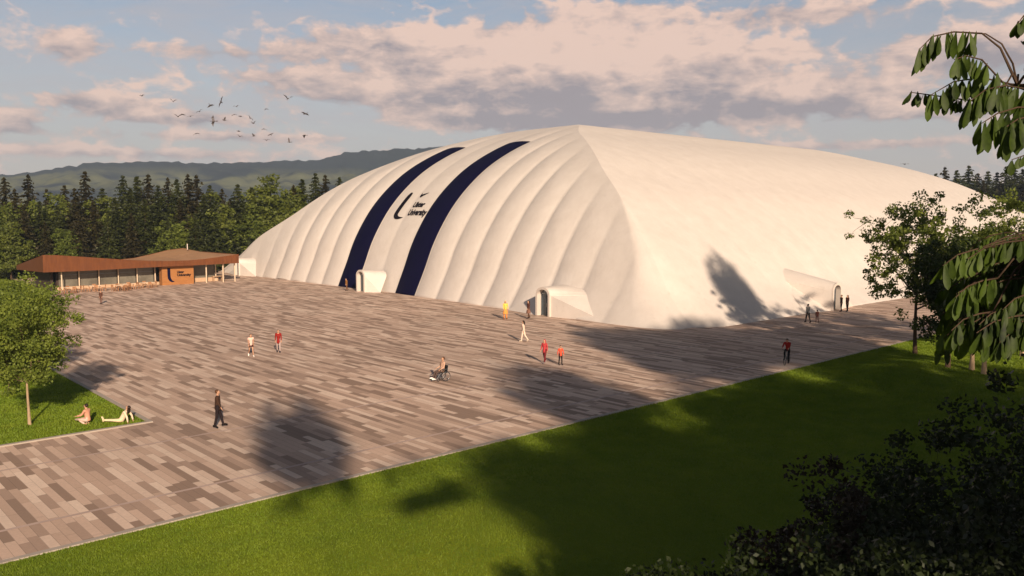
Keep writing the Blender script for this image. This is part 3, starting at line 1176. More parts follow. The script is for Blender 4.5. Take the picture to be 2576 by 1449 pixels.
def broadleaf(name, seed, H, trunk_h, RX, leaf, bark='bark', nclump=110, nper=60, size=.22, spread=.75, tr=.16, lean=0.0, hollow=.45, base_w=.55, trunk_bits=9, lo=.45):
    rs = np.random.default_rng(seed)
    root = empty(name, (0, 0, 0), 0)
    cz = (H + trunk_h) / 2
    hz_ = (H - trunk_h) / 2
    b = MB()
    tp = branch_pts(rs, (0, 0, -.1), (lean, 0, 1), trunk_h + hz_ * 1.1, 7, .035)
    b.tube(tp, [tr * (1.25 if i == 0 else 1) * (1 - i / 8.5) for i in range(8)], 9)
    cl = []
    for j in range(trunk_bits):
        t0 = rs.uniform(lo, .97)
        i0 = int(t0 * 7)
        p0 = tp[min(i0, 7)]
        ang = 2 * PI * j / trunk_bits + rs.uniform(-.4, .4)
        up = rs.uniform(.25, 1.1)
        L = RX * rs.uniform(.7, 1.05)
        bp = branch_pts(rs, p0, (math.cos(ang), math.sin(ang), up), L, 5, .13)
        b.tube(bp, [tr * .45 * (1 - i / 6.2) for i in range(6)], 6)
        for q in bp[2:]:
            cl.append(q)
            for _ in range(2):
                sp_ = branch_pts(rs, q, tuple(rs.normal(0, 1, 3)), RX * .35, 3, .2)
                b.tube(sp_, [tr * .14, tr * .1, tr * .07, tr * .03], 4)
                cl.append(sp_[-1])
    b.build('trunk', M[bark], root, smooth=True)
    cen = [tuple(q) for q in cl]
    # clumps spread over the crown's volume, more towards its skin, with gaps
    lobes = rs.normal(0, 1, (9, 3))
    lobes /= np.linalg.norm(lobes, axis=1)[:, None]
    la = rs.uniform(-.22, .25, 9)
    while len(cen) < nclump + len(cl):
        d = rs.normal(0, 1, 3)
        d /= np.linalg.norm(d)
        r_ = rs.uniform(hollow, 1.0)
        bump_ = 1 + float(np.sum(la * np.exp(-((1 - lobes @ d) * 3.5))))
        z = d[2] * r_ * bump_
        wz = 1.0 if z > -.2 else base_w + (1 - base_w) * max(0, (z + 1) / .8)
        cen.append((d[0] * r_ * RX * bump_ * wz + lean * cz, d[1] * r_ * RX * bump_ * wz, cz + z * hz_))
    V, Fq = leaf_quads(rs, np.array(cen), nper, spread, size)
    link('crown', np_mesh('crown', V, Fq), M[leaf], root)
    return root


def conifer(seed, H, RB, needle, nlev=26, nb=11):
    rs = np.random.default_rng(seed)
    root = empty('conifer', (0, 0, 0), 0)
    MB().tube([(0, 0, -.2), (0, 0, H * .5), (0, 0, H * .98)], [H * .014, H * .009, .02], 7).build('trunk', M['bark_dark'], root)
    P, A, S = [], [], []
    for l in range(nlev):
        t = l / (nlev - 1)
        z = H * (.08 + .92 * t ** .92)
        r0 = RB * (1 - t) ** .70 * (.86 + .28 * math.sin(l * 1.9) * rs.uniform(.3, 1)) + .12
        k = max(6, int(nb * (1 - t * .45)))
        for j in range(k):
            a = rs.uniform(0, 2 * PI)
            r_ = r0 * rs.uniform(.60, 1.12)
            for q in np.linspace(.12, 1, max(3, int(r_ / .35))):
                dr = -.28 * r_ * q ** 1.6 + .10 * r_ * q ** 5
                for _ in range(2):
                    P.append((math.cos(a) * r_ * q + rs.normal(0, .13), math.sin(a) * r_ * q + rs.normal(0, .13), z + dr + rs.normal(0, .12)))
                    A.append((math.cos(a + rs.normal(0, .7)), math.sin(a + rs.normal(0, .7)), rs.normal(-.35, .35)))
                    S.append(rs.uniform(.6, 1.15) * (1.1 - .45 * t))
    P, A, S = np.array(P), np.array(A), np.array(S)[:, None]
    A /= np.linalg.norm(A, axis=1)[:, None]
    B = np.cross(A, rs.normal(0, 1, A.shape) + np.array([0, 0, 1.5]))
    B /= np.linalg.norm(B, axis=1)[:, None]
    V = np.stack([P - A * S * .5, P + B * S * .28, P + A * S * .5, P - B * S * .28], 1).reshape(-1, 3)
    link('crown', np_mesh('crown', V, np.arange(len(V)).reshape(-1, 4)), M[needle], root)
    return root


# young tree on the left lawn
t = broadleaf('young_tree', 11, 7.1, 2.5, 2.4, 'leaf_l', 'bark_pale', 115, 105, .13, .50, .07, trunk_bits=11)
t.location = (9.5, 44.3, .03)
tag(t, 'young bright green tree on the lawn with two people resting beside it', 'tree')
t = broadleaf('young_tree', 12, 5.6, 1.4, 3.2, 'leaf_l', 'bark_pale', 120, 130, .13, .6, .08)
t.location = (10.5, 56.5, .03)
tag(t, 'low bright green tree half hidden behind the young lawn tree', 'tree')
# trees by the dome's long side
RT = [(61.3, 24.0, 12.0, 2.4, 4.7, 'leaf_m', 'open-crowned tree on the lawn edge in front of the dome side', 21, 'bark_dark', 140),
      (56.3, 20.0, 8.2, 3.0, 2.4, 'leaf_d', 'slim dark tree nearest the front lawn corner, trunk leftmost of its group', 22, 'bark', 120),
      (57.3, 18.9, 8.8, 3.0, 2.6, 'leaf_d', 'dark tree with a reddish trunk between the two slim lawn trees', 23, 'bark_pale', 120),
      (56.4, 17.9, 8.2, 2.8, 2.6, 'leaf_d', 'dark tree standing lowest in the picture among the lawn group', 24, 'bark_pale', 120),
      (64.8, 18.2, 11.5, 3.0, 4.0, 'leaf_m', 'tree with a flared pale trunk alone on the sunny far lawn', 25, 'bark_pale', 120),
      (72.0, 22.0, 10.5, 2.6, 4.2, 'leaf_d', 'dark tree behind the lawn group close to the dome side', 26, 'bark', 120)]
for (x, y, H, th, rr, lf, lb, sd, bk, nc) in RT:
    t = broadleaf('lawn_tree', sd, H, th, rr, lf, bk, int(nc * 1.25), 62, .21, .52, .15)
    t.location = (x, y, float(roll(x, y)))
    tag(t, lb, 'tree', 'trees on the lawn beside the dome')

# dark shrubs low in the near corner
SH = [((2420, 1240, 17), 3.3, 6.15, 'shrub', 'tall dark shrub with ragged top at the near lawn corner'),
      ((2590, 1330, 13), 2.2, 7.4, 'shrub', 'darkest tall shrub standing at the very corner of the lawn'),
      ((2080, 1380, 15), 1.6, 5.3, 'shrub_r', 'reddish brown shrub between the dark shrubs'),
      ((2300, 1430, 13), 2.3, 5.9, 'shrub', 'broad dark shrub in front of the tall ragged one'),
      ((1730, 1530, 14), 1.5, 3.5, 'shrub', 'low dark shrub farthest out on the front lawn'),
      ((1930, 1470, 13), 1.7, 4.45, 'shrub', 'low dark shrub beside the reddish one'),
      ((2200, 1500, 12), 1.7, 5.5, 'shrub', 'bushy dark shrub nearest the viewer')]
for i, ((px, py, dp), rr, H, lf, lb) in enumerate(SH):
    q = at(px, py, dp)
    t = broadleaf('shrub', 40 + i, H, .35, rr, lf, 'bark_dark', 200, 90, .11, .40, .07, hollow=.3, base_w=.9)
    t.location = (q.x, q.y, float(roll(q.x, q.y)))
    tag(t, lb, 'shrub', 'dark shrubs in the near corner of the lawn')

# tall trees south of the lawn: their shadows lie over the lawn and plaza
# (target of the shade, crown radius, height, kind): sun height decides where each tree has to stand
_k = 1 / math.tan(SUN_EL)
SHD = Vector((math.cos(SHADOW_AZ), math.sin(SHADOW_AZ)))
ST = [(17.3, 32.6, 2.0, 19, 1), (33.0, 31.0, 3.2, 20, 1), (55.0, 34.5, 4.8, 19, 1), (47.5, 33.0, 4.2, 19, 1), (21.5, 9, 4.2, 16, 0), (29, 10, 4.6, 16, 0), (37, 10, 4.8, 16, 0),
      (45, 11, 4.8, 17, 0), (53, 9, 5, 17, 0), (25, 1, 4.6, 16, 0), (33, 2, 5, 17, 0), (41, 3, 5, 17, 0), (59, 36.5, 3.8, 19, 1), (49, 2, 5, 16, 0), (24.5, 18.5, 3.2, 15, 1),
      (73.6, 50.3, 2.6, 26, 1), (33, 18, 3.4, 17, 1), (42, 20, 3.2, 17, 1), (24.5, 13.5, 3.6, 15, 0), (40, 15, 4.4, 16, 0), (48, 17, 4.4, 16, 0), (32, 14, 4.2, 16, 0), (21.5, 19.5, 3.4, 16, 1), (50.5, 42, 3.0, 19, 1), (28.5, 22, 3.0, 17, 1), (37, 21.5, 3.0, 17, 1), (53.0, 39.5, 2.6, 18, 1), (57, 29.5, 3.8, 19, 1)]  # the tallest is an extra unseen tree, added to shade the dome side
pro = [broadleaf('tall_tree', 60, 16, 5, 4.6, 'leaf_d', 'bark', 210, 27, .44, 1.15, .20), broadleaf('tall_tree', 61, 16, 11.0, 4.6, 'leaf_d', 'bark', 190, 32, .42, .95, .12, lo=.86, hollow=.2)]
desc = ['tall tree behind the viewpoint throwing shade across the plaza by the standing man', 'tall slim tree shading the middle of the plaza edge', 'broad tall tree shading the paving before the dome corner',
        'broad tree shading the paving by the cyclist', 'tall tree south of the lawn, nearest the path end', 'large tree south of the lawn, second in the row', 'large tree south of the lawn, third in the row',
        'smaller tree close behind the near shrubs', 'large tree south of the lawn, fourth in the row', 'tallest tree in the back row south of the lawn', 'tall tree in the back row towards the path',
        'large tree at the far end of the southern row', 'small tree closest to the viewpoint', 'small tree between the shrubs and the dark lawn trees', 'tree standing south of the dark lawn group',
        'unseen tallest tree of all, added for its shade on the dome side', 'bare-stemmed tree shading the middle of the lawn', 'bare-stemmed tree shading the lawn before the dome corner', 'dense tree shading the lawn before the near shrubs', 'rounded tree in the southern row, off the lawn centre', 'rounded tree in the southern row, towards the dome', 'rounded tree in the southern row, towards the path', 'bare-stemmed tree nearest the path end', 'bare-stemmed tree shading the paving by the large entrance', 'bare-stemmed tree shading the lawn below the wheelchair user', 'bare-stemmed tree shading the lawn below the red-coated pair', 'bare-stemmed tree shading the paving before the dome corner', 'bare-stemmed tree shading the paving beside the cyclist']
seen_ = set()
for i, (gx, gy, rr, H, kd) in enumerate(ST):
    o = copy_tree(pro[kd]) if kd in seen_ else pro[kd]
    seen_.add(kd)
    hc = H * (.656 if kd == 0 else .83)
    o.location = (gx - SHD.x * hc * _k, gy - SHD.y * hc * _k, 0)
    o.scale = (rr / 4.6, rr / 4.6, H / 16)
    o.rotation_euler.z = i * 1.3
    tag(o, desc[i], 'tree', 'tall trees south of the lawn')


# the near tree whose hanging leaves reach into the picture
def hanging_tree():
    rs = np.random.default_rng(77)
    base = at(2576 + 900, 640, 6.6)
    root = empty('overhanging_tree', (base.x, base.y, 0), 0, 'near tree with large drooping compound leaves hanging over the view', 'tree')
    off = (base.x, base.y, 0)
    wood = MB()
    trunk = [Vector((base.x, base.y, -.1)), Vector((base.x + .1, base.y, 4)), Vector((base.x, base.y + .1, 8)), Vector((base.x - .05, base.y + .2, 11.2)), Vector((base.x, base.y + .3, 12.2))]
    wood.tube(trunk, [.26, .21, .17, .12, .05], 10)
    LV, LF = [], []
    cnt = [0]

    def leaflet(p, d, L, wd, nrm):
        """elongated leaf, widest beyond the middle, slightly folded and curved"""
        d = d.normalized()
        s_ = d.cross(nrm).normalized()
        n_ = s_.cross(d)
        prof = [(0, .06), (.2, .42), (.45, .82), (.7, 1.0), (.88, .74), (1, .10)]
        b0 = cnt[0]
        for t, w_ in prof:
            c = p + d * (L * t) + n_ * (-.10 * L * t * t)
            LV.append(c - s_ * wd * w_ * .5 + n_ * wd * .12 * w_)
            LV.append(c)
            LV.append(c + s_ * wd * w_ * .5 + n_ * wd * .12 * w_)
        for i in range(5):
            a = b0 + 3 * i
            LF.append((a, a + 1, a + 4, a + 3))
            LF.append((a + 1, a + 2, a + 5, a + 4))
        cnt[0] += 18

    def frond(pts, n, L, wd, spread_=.35):
        """pairs of hanging leaflets along a curved stalk"""
        pts = [Vector(p) for p in pts]
        wood.tube(pts, [.007, .006, .005, .003][:len(pts)] + [.003] * max(0, len(pts) - 4), 5)
        for i in range(n):
            t = (i + .7) / n * (len(pts) - 1)
            k = min(int(t), len(pts) - 2)
            p = pts[k].lerp(pts[k + 1], t - k)
            ax = (pts[k + 1] - pts[k]).normalized()
            lat = ax.cross(Vector((0, 0, 1))).normalized()
            for sgn in (-1, 1):
                d = Vector((0, 0, -1)) + lat * sgn * rs.uniform(.1, spread_) + ax * rs.uniform(-.05, .4) + Vector(rs.normal(0, .10, 3))
                nr = lat * rs.uniform(-.7, .7) + ax * rs.uniform(-.7, .7) + Vector((0, 0, .2)) + FWD * rs.uniform(-1.4, -.3)
                leaflet(p + Vector(rs.normal(0, .008, 3)), d, L * rs.uniform(.75, 1.12), wd * rs.uniform(.85, 1.15), nr)

    D = 6.0

    def P(x, y, d=D):
        return at(x, y, d)
    # main limbs out from the trunk
    limbA = [trunk[3], P(2790, 210, 6.3), P(2660, 250, 6.1), P(2560, 215, 6.0)]
    limbB = [trunk[2], P(2900, 640, 6.4), P(2740, 640, 6.1), P(2600, 640, 6.0)]
    limbC = [trunk[3] + Vector((0, 0, .6)), P(2800, 20, 6.2), P(2640, 40, 6.0)]
    for lm, rr in ((limbA, .05), (limbB, .055), (limbC, .04)):
        wood.tube(lm, [rr * (1 - i * .22) for i in range(len(lm))], 7)
    wood.tube([P(2560, 215), P(2548, 160), P(2520, 110), P(2480, 85), P(2420, 80)], [.008, .007, .006, .005, .004], 5)
    fr = [([P(2470, 84), P(2400, 80), P(2345, 92), P(2312, 125)], 6, .21, .075),
          ([P(2530, 215, 5.9), P(2470, 150, 5.9), P(2430, 140, 5.9), P(2400, 150, 5.9)], 5, .19, .075),
          ([P(2560, 215), P(2470, 195), P(2400, 205), P(2340, 240)], 7, .20, .08),
          ([P(2500, 260, 6.2), P(2420, 250, 6.2), P(2350, 240, 6.2), P(2290, 232, 6.2)], 7, .13, .075),
          ([P(2590, 225, 5.7), P(2530, 215, 5.7), P(2480, 225, 5.7), P(2440, 255, 5.7)], 5, .24, .085),
          ([P(2620, 270, 5.6), P(2560, 270, 5.6), P(2510, 285, 5.6), P(2470, 310, 5.6)], 5, .26, .09),
          ([P(2660, 290, 5.5), P(2600, 290, 5.5), P(2560, 300, 5.5), P(2530, 320, 5.5)], 4, .25, .09),
          ([P(2640, 20), P(2600, 25), P(2575, 40), P(2560, 60)], 3, .15, .07),
          ([P(2660, 380), P(2610, 380), P(2580, 390), P(2545, 402)], 3, .12, .08)]
    # dense lower mass
    for i in range(150):
        x = rs.uniform(2400, 2720)
        y = rs.uniform(585, 835) + max(0, 2520 - x) * .25 * rs.uniform(0, .6)
        if x < 2460 and y < 640:
            continue
        d = rs.uniform(5.4, 8.0)
        L = rs.uniform(60, 120)
        fr.append(([P(x + L, y - 20, d), P(x + L * .5, y - 14, d), P(x, y, d), P(x - L * .4, y + 28, d)], 5, rs.uniform(.14, .22), .075))
    for i in range(12):
        x = rs.uniform(2590, 2760)
        y = rs.uniform(-60, 520)
        d = rs.uniform(5.6, 7.0)
        fr.append(([P(x + 90, y - 20, d), P(x + 45, y - 14, d), P(x, y, d)], 4, rs.uniform(.15, .22), .075))
    for f_ in fr:
        frond(f_[0], int(f_[1] * 2.0 + 1), f_[2] * .88, f_[3] * .62)
        # stalk joins the nearest limb
        p = Vector(f_[0][0])
        tgt = min([Vector(q) for lm in (limbA, limbB, limbC) for q in lm] + trunk[1:], key=lambda q: (q - p).length)
        mid_ = p.lerp(tgt, .5) + Vector((0, 0, .08))
        wood.tube([p, mid_, tgt], [.006, .008, .012], 5)
    wood.build('trunk', M['bark_dark'], root, off, smooth=True)
    me = bpy.data.meshes.new('foliage')
    me.from_pydata([tuple(v) for v in LV], [], LF)
    for p in me.polygons:
        p.use_smooth = True
    link('foliage', me, M['leaf_big'], root, off)


hanging_tree()

# conifer belt behind the pavilion and beyond the dome
cons = [conifer(101, 19, 5.4, 'needle', 27, 18), conifer(102, 19, 4.9, 'needle2', 27, 17), conifer(103, 19, 6.2, 'needle', 25, 20)]
brd = [broadleaf('broadleaf_tree', 110 + i, 16, 2.5, 4.6, ('broad_far', 'leaf_m')[i], 'bark_dark', 130, 40, .55, 1.1, .22, hollow=.3, base_w=.9) for i in range(2)]
used = {}


def put(proto, key, loc, s_, sz, rz, name=None):
    o = proto if key not in used else copy_tree(proto)
    used[key] = 1
    o.location = loc
    o.scale = (s_, s_, sz)
    o.rotation_euler.z = rz
    return o


def from_px(px, dist):
    a = AZ - math.atan((px - 1288) / 2107.0)
    return dist / max(.3, math.cos(a - AZ)) * math.cos(a), dist / max(.3, math.cos(a - AZ)) * math.sin(a)




def clear_px(px, dist):
    x, y = from_px(px, dist)
    while 54 < x < 200 and 30 < y < 146:
        dist += 3
        x, y = from_px(px, dist)
    return x, y, dist


rs = np.random.default_rng(55)
# skyline conifers picked out in the photograph: x, top y, depth
TOPS = [(15, 452, 150), (75, 445, 150), (40, 480, 140), (120, 480, 150), (165, 470, 150), (218, 436, 148), (190, 478, 142), (260, 478, 150), (312, 446, 150), (348, 448, 152), (376, 444, 152),
        (330, 478, 143), (425, 452, 150), (448, 455, 145), (476, 444, 150), (497, 446, 152), (530, 470, 150), (515, 495, 143), (560, 480, 150), (600, 468, 150), (635, 475, 150), (762, 455, 160),
        (795, 440, 160), (820, 445, 165), (740, 470, 155), (855, 450, 170), (700, 500, 145), (580, 505, 142), (400, 470, 145), (290, 500, 141), (100, 510, 138), (235, 510, 139), (145, 520, 137),
        (-30, 460, 150), (-60, 450, 150), (455, 505, 140), (640, 520, 141), (880, 460, 175), (905, 455, 180), (365, 505, 139), (60, 520, 135), (770, 520, 150), (195, 535, 134), (270, 545, 134), (330, 540, 135), (420, 550, 136), (490, 545, 135), (560, 540, 137), (615, 550, 138), (680, 545, 140), (30, 545, 131), (112, 560, 132)]
TOPS_R = [(2372, 425, 262), (2402, 432, 262), (2432, 421, 262), (2455, 440, 265), (2480, 435, 262), (2503, 438, 265), (2525, 423, 262), (2547, 424, 264), (2568, 430, 262), (2590, 425, 262),
          (2420, 452, 255), (2470, 458, 255), (2512, 462, 255), (2540, 455, 252), (2575, 470, 250), (2350, 440, 270), (2330, 450, 275), (2610, 440, 255), (2560, 495, 248), (2520, 500, 250), (2590, 505, 246)]
ref = {}
for row, side_ in ((TOPS, 'behind the pavilion'), (TOPS_R, 'beyond the dome end')):
    order = sorted(range(len(row)), key=lambda i: row[i][0])
    for rank, i in enumerate(order):
        px, ty, dist = row[i]
        x, y, dist = clear_px(px, dist)
        top = CAM_H + (540 - ty) / 2107.0 * dist
        k = int(rs.integers(0, 3))
        s_ = top / 19.0 * rs.uniform(.9, 1.15)
        o = put(cons[k], ('c', k), (x, y, 0), s_, top / 19.0, rs.uniform(0, 6.28))
        size_w = 'tall' if ty < 450 else 'medium' if ty < 480 else 'short'
        nth = ['first', 'second', 'third', 'fourth', 'fifth', 'sixth', 'seventh', 'eighth', 'ninth', 'tenth', 'eleventh', 'twelfth', 'thirteenth', 'fourteenth', 'fifteenth', 'sixteenth', 'seventeenth', 'eighteenth', 'nineteenth', 'twentieth']
        n1 = rank + 1
        tens = {20: 'twenty', 30: 'thirty', 40: 'forty', 50: 'fifty', 60: 'sixty'}
        if n1 <= 20:
            word = nth[rank]
        elif n1 % 10 == 0:
            word = tens[n1][:-1] + 'ieth'
        else:
            word = tens[n1 // 10 * 10] + '-' + nth[n1 % 10 - 1]
        tag(o, '%s %s conifer %s, %s from the left' % (size_w, ('green', 'brownish', 'broad')[k], side_, word), 'conifer', 'conifers ' + side_)
# bright broadleaves mixed in
BR = [(60, 500, 149, 1, 'rounded leafy crown between the tall conifers at the far left'), (275, 500, 149, 0, 'light green crown among conifers above the long copper roof'),
      (440, 490, 150, 1, 'rounded mid green crown among conifers above the roof valley'), (545, 488, 152, 0, 'light green crown left of the roof peak, in the back row'),
      (615, 500, 152, 1, 'rounded crown in the back row above the roof peak'), (735, 490, 160, 0, 'light green crown right of the tallest bright tree'),
      (385, 520, 146, 0, 'yellow-green crown low in the belt above the copper roof'), (200, 510, 146, 0, 'yellow-green crown low in the belt near the left end'),
      (135, 490, 145, 0, 'bright green broadleaf tree among the dark conifers at the far left'), (690, 446, 150, 0, 'tallest bright green broadleaf tree, in the belt beside the dome'),
      (655, 470, 148, 0, 'bright broadleaf tree just left of the tallest bright one'), (20, 560, 128, 0, 'yellowish broadleaf tree low at the left end of the belt'), 
      (820, 520, 150, 1, 'dark leafy tree squeezed against the dome gable'), (530, 560, 136, 1, 'round leafy tree behind the pavilion roof, left of its peak'), 
      (440, 550, 137, 1, 'leafy tree behind the middle of the copper roof'), 
      (-20, 500, 135, 0, 'broadleaf tree cut by the left picture edge'), (660, 560, 139, 1, 'leafy tree behind the pavilion end nearest the dome'), (2560, 560, 235, 1, 'leafy tree beyond the dome at the right edge'),
      (730, 575, 145, 1, 'low leafy tree hard against the dome gable'), (170, 570, 134, 1, 'low leafy tree behind the copper corner of the pavilion')]
for i, (px, ty, dist, k, lb) in enumerate(BR):
    x, y, dist = clear_px(px, dist)
    top = CAM_H + (540 - ty) / 2107.0 * dist
    o = put(brd[k], ('b', k), (x, y, 0), top / 16.0 * (1.15 if k == 0 else 1.25), top / 16.0, rs.uniform(0, 6.28))
    tag(o, lb, 'tree', 'broadleaf trees in the belt behind the pavilion')


# dark understorey of the belt: one uncountable thicket
def thicket(name, px0, px1, d0, d1, n, hmax, label, m):
    r_ = np.random.default_rng(int(px0) + 999)
    cen = []
    for _ in range(n):
        px, dd = r_.uniform(px0, px1), r_.uniform(d0, d1)
        x, y, _ = clear_px(px, dd)
        cen.append((x, y, r_.uniform(.3, 1) * hmax * (.35 + .65 * (dd - d0) / (d1 - d0))))
    V, Fq = leaf_quads(r_, np.array(cen), 26, 1.7, .75)
    tag(link(name, np_mesh(name, V, Fq), M[m]), label, 'undergrowth', kind='stuff')


thicket('undergrowth', -160, 960, 152, 190, 2600, 9.5, 'dark tangled undergrowth filling the conifer belt behind the pavilion', 'needle')
thicket('undergrowth', 2280, 2680, 255, 290, 1400, 15, 'dark undergrowth filling the conifer belt beyond the dome', 'needle')


# ------------------------------------------------------------------ people
def skin_obj(name, chains, m, parent, sub=2):
    """chains: list of [(point, radius), ...]; the first point of a chain may equal an earlier point. Grown as one skinned surface."""
    V, Rd, E = [], [], []

    def idx(p, r_):
        for i, q in enumerate(V):
            if (q - Vector(p)).length < 1e-4:
                return i
        V.append(Vector(p))
        Rd.append(r_)
        return len(V) - 1
    for c in chains:
        prev = None
        for p, r_ in c:
            i = idx(p, r_)
            if prev is not None and prev != i:
                E.append((prev, i))
            prev = i
    me = bpy.data.meshes.new(name)
    me.from_pydata([tuple(v) for v in V], E, [])
    o = bpy.data.objects.new(name, me)
    C.objects.link(o)
    o.modifiers.new('skin', 'SKIN').use_smooth_shade = True
    me.skin_vertices  # layer made by the modifier below when missing
    if not me.skin_vertices:
        bm = bmesh.new()
        bm.from_mesh(me)
        bm.verts.layers.skin.verify()
        bm.to_mesh(me)
        bm.free()
    for i, r_ in enumerate(Rd):
        sv = me.skin_vertices[0].data[i]
        sv.radius = r_ if hasattr(r_, '__len__') else (r_, r_)
        sv.use_root = (i == 0)
    s_ = o.modifiers.new('sub', 'SUBSURF')
    s_.levels = s_.render_levels = sub
    dg = bpy.context.evaluated_depsgraph_get()
    dg.update()
    nm = bpy.data.meshes.new_from_object(o.evaluated_get(dg))
    bpy.data.objects.remove(o)
    nm.name = name
    nm.materials.clear()
    for p in nm.polygons:
        p.use_smooth = True
    return link(name, nm, m, parent)


_cm = {}


def cloth(col, rough=.8):
    k = tuple(col)
    if k not in _cm:
        _cm[k] = mat('cloth', col, rough, .12, 9.0, .15)
    return _cm[k]


def person(loc, az_, label, H=1.72, hip=(12, -10), knee=(8, 14), lean=2, turn=0.0, arm=((8, 12), (-8, 10)), abd=6, top=(.1, .05, .03), legs=(.03, .03, .035),
           shoes=(.03, .02, .02), hair='dark', longhair=False, coat=0.0, skirt=None, bare_legs=False, seat=None, arm_abs=None, sleeves=True, head=0, group='people on the plaza', cat='person', scarf=None, shorts=False, splay=5, name='person'):
    """pose angles in degrees; forward is local +Y"""
    root = empty(name, loc, az_ - PI / 2, label, cat, group)
    s = H / 1.75

    def rot(v, deg):                       # swing forward by deg in the sagittal plane (from straight down)
        a = R(deg)
        return Vector((0, math.sin(a), -math.cos(a)))
    pel = Vector((0, 0, .95))
    up = Matrix.Rotation(-R(lean), 3, 'X')

    def U(x, y, z):                        # upper-body point, torso leaning about the pelvis
        return pel + up @ (Vector((x, y, z)) - pel)
    J = {}
    for sd, sg in (('l', -1), ('r', 1)):
        i = 0 if sd == 'l' else 1
        hp = Vector((sg * .09, 0, .92))
        kn = hp + rot(0, hip[i]) * .43 + Vector((sg * math.sin(R(splay)) * .43 * .5, 0, 0))
        an = kn + rot(0, hip[i] - knee[i]) * .41
        fd = rot(0, hip[i] - knee[i] + 82)
        toe = an + fd * .15 + Vector((sg * .02, 0, 0))
        J[sd] = (hp, kn, an, an - fd * .05 + rot(0, hip[i] - knee[i]) * .045, toe + rot(0, hip[i] - knee[i]) * .05)
        shd = U(sg * .185, -.01, 1.43)
        if arm_abs:
            a1, a2 = arm_abs[i]
            u_, f_ = rot(0, a1), rot(0, a2)
        else:
            a1, a2 = arm[i]
            u_, f_ = rot(0, a1 + lean * .5), rot(0, a1 + a2 + lean * .5)
        el_ = shd + (u_ + Vector((sg * math.sin(R(abd)), 0, 0))).normalized() * .29
        wr = el_ + (f_ + Vector((sg * math.sin(R(abd)) * .2, 0, 0))).normalized() * .25
        J[sd + 'a'] = (shd, el_, wr, (f_ + Vector((-sg * .05, 0, 0))).normalized())
    mz = min(min(J[q][k].z for k in (1, 2, 3, 4)) for q in 'lr') - .035
    if seat is not None:
        mz = .92 - seat
    T = Vector((0, 0, -mz))

    def L(p):
        return (Vector(p) + T) * s

    body = []
    spine = [((0, 0, .95), .10), ((0, 0, 1.10), .095), ((0, .0, 1.27), .105), ((0, 0, 1.40), .10), ((0, -.005, 1.50), .052)]
    hd = R(head)
    hx = lambda x, y, z: U(x * math.cos(hd) - y * math.sin(hd), x * math.sin(hd) + y * math.cos(hd), z)
    sp = [(L(U(*p)), r_ * s) for p, r_ in spine]
    hpts = [(L(hx(0, .012, 1.565)), .062 * s), (L(hx(0, .022, 1.625)), .080 * s), (L(hx(0, .010, 1.685)), .082 * s), (L(hx(0, .005, 1.72)), .055 * s)]
    body.append(sp + hpts)
    body.append([hpts[1], (L(hx(0, .105, 1.615)), .014 * s), (L(hx(0, .122, 1.603)), .010 * s)])      # nose
    for sg in (-1, 1):
        body.append([hpts[1], (L(hx(sg * .082, .005, 1.62)), .014 * s), (L(hx(sg * .094, -.008, 1.632)), .010 * s)])  # ears
    for sd, sg in (('l', -1), ('r', 1)):
        hp, kn, an, heel, toe = J[sd]
        body.append([sp[0], (L(hp), .085 * s), (L(hp.lerp(kn, .5)), .073 * s), (L(kn), .052 * s), (L(kn.lerp(an, .35)), .052 * s), (L(an), .034 * s), (L(an.lerp(toe, .6)), .028 * s), (L(toe), .020 * s)])
        shd, el_, wr, f_ = J[sd + 'a']
        palm = wr + f_ * .055
        body.append([sp[3], (L(shd), .052 * s), (L(shd.lerp(el_, .5)), .043 * s), (L(el_), .036 * s), (L(el_.lerp(wr, .4)), .033 * s), (L(wr), .024 * s), (L(palm), .027 * s)])
        ac = Vector((1, 0, 0)) if abs(f_.x) < .8 else Vector((0, 1, 0))
        bk = f_.cross(ac).normalized()
        for k, (o_, ln) in enumerate(((-.028, .062), (-.010, .074), (.009, .070), (.027, .054))):
            rt_ = palm + ac * o_ * 1.0 + f_ * .030
            md = rt_ + f_ * ln * .5 + bk * .004
            tp_ = md + (f_ * .8 - bk * sg * .35).normalized() * ln * .5
            body.append([(L(palm), .027 * s), (L(rt_), .0095 * s), (L(md), .0088 * s), (L(tp_), .0075 * s)])
        th0 = palm - ac * sg * .030 - f_ * .018
        th1 = th0 + (f_ * .8 - ac * sg * .6).normalized() * .035
        body.append([(L(palm), .027 * s), (L(th0), .011 * s), (L(th1), .0095 * s), (L(th1 + f_ * .028), .008 * s)])
    skin_obj('body', body, SKIN, root, 1)
    # trousers / shorts
    if not bare_legs or shorts:
        ch_ = []
        pl = (L(U(0, 0, .97)), .125 * s)
        for sd in 'lr':
            hp, kn, an, heel, toe = J[sd]
            if shorts:
                ch_.append([pl, (L(hp), .105 * s), (L(hp.lerp(kn, .55)), .095 * s)])
            else:
                ch_.append([pl, (L(hp), .103 * s), (L(hp.lerp(kn, .5)), .088 * s), (L(kn), .068 * s), (L(kn.lerp(an, .5)), .062 * s), (L(kn.lerp(an, 1.02)), .056 * s)])
        ch_.append([pl, (L(U(0, 0, 1.14)), .115 * s)])
        skin_obj('trousers' if not shorts else 'shorts', ch_, cloth(legs), root, 1)
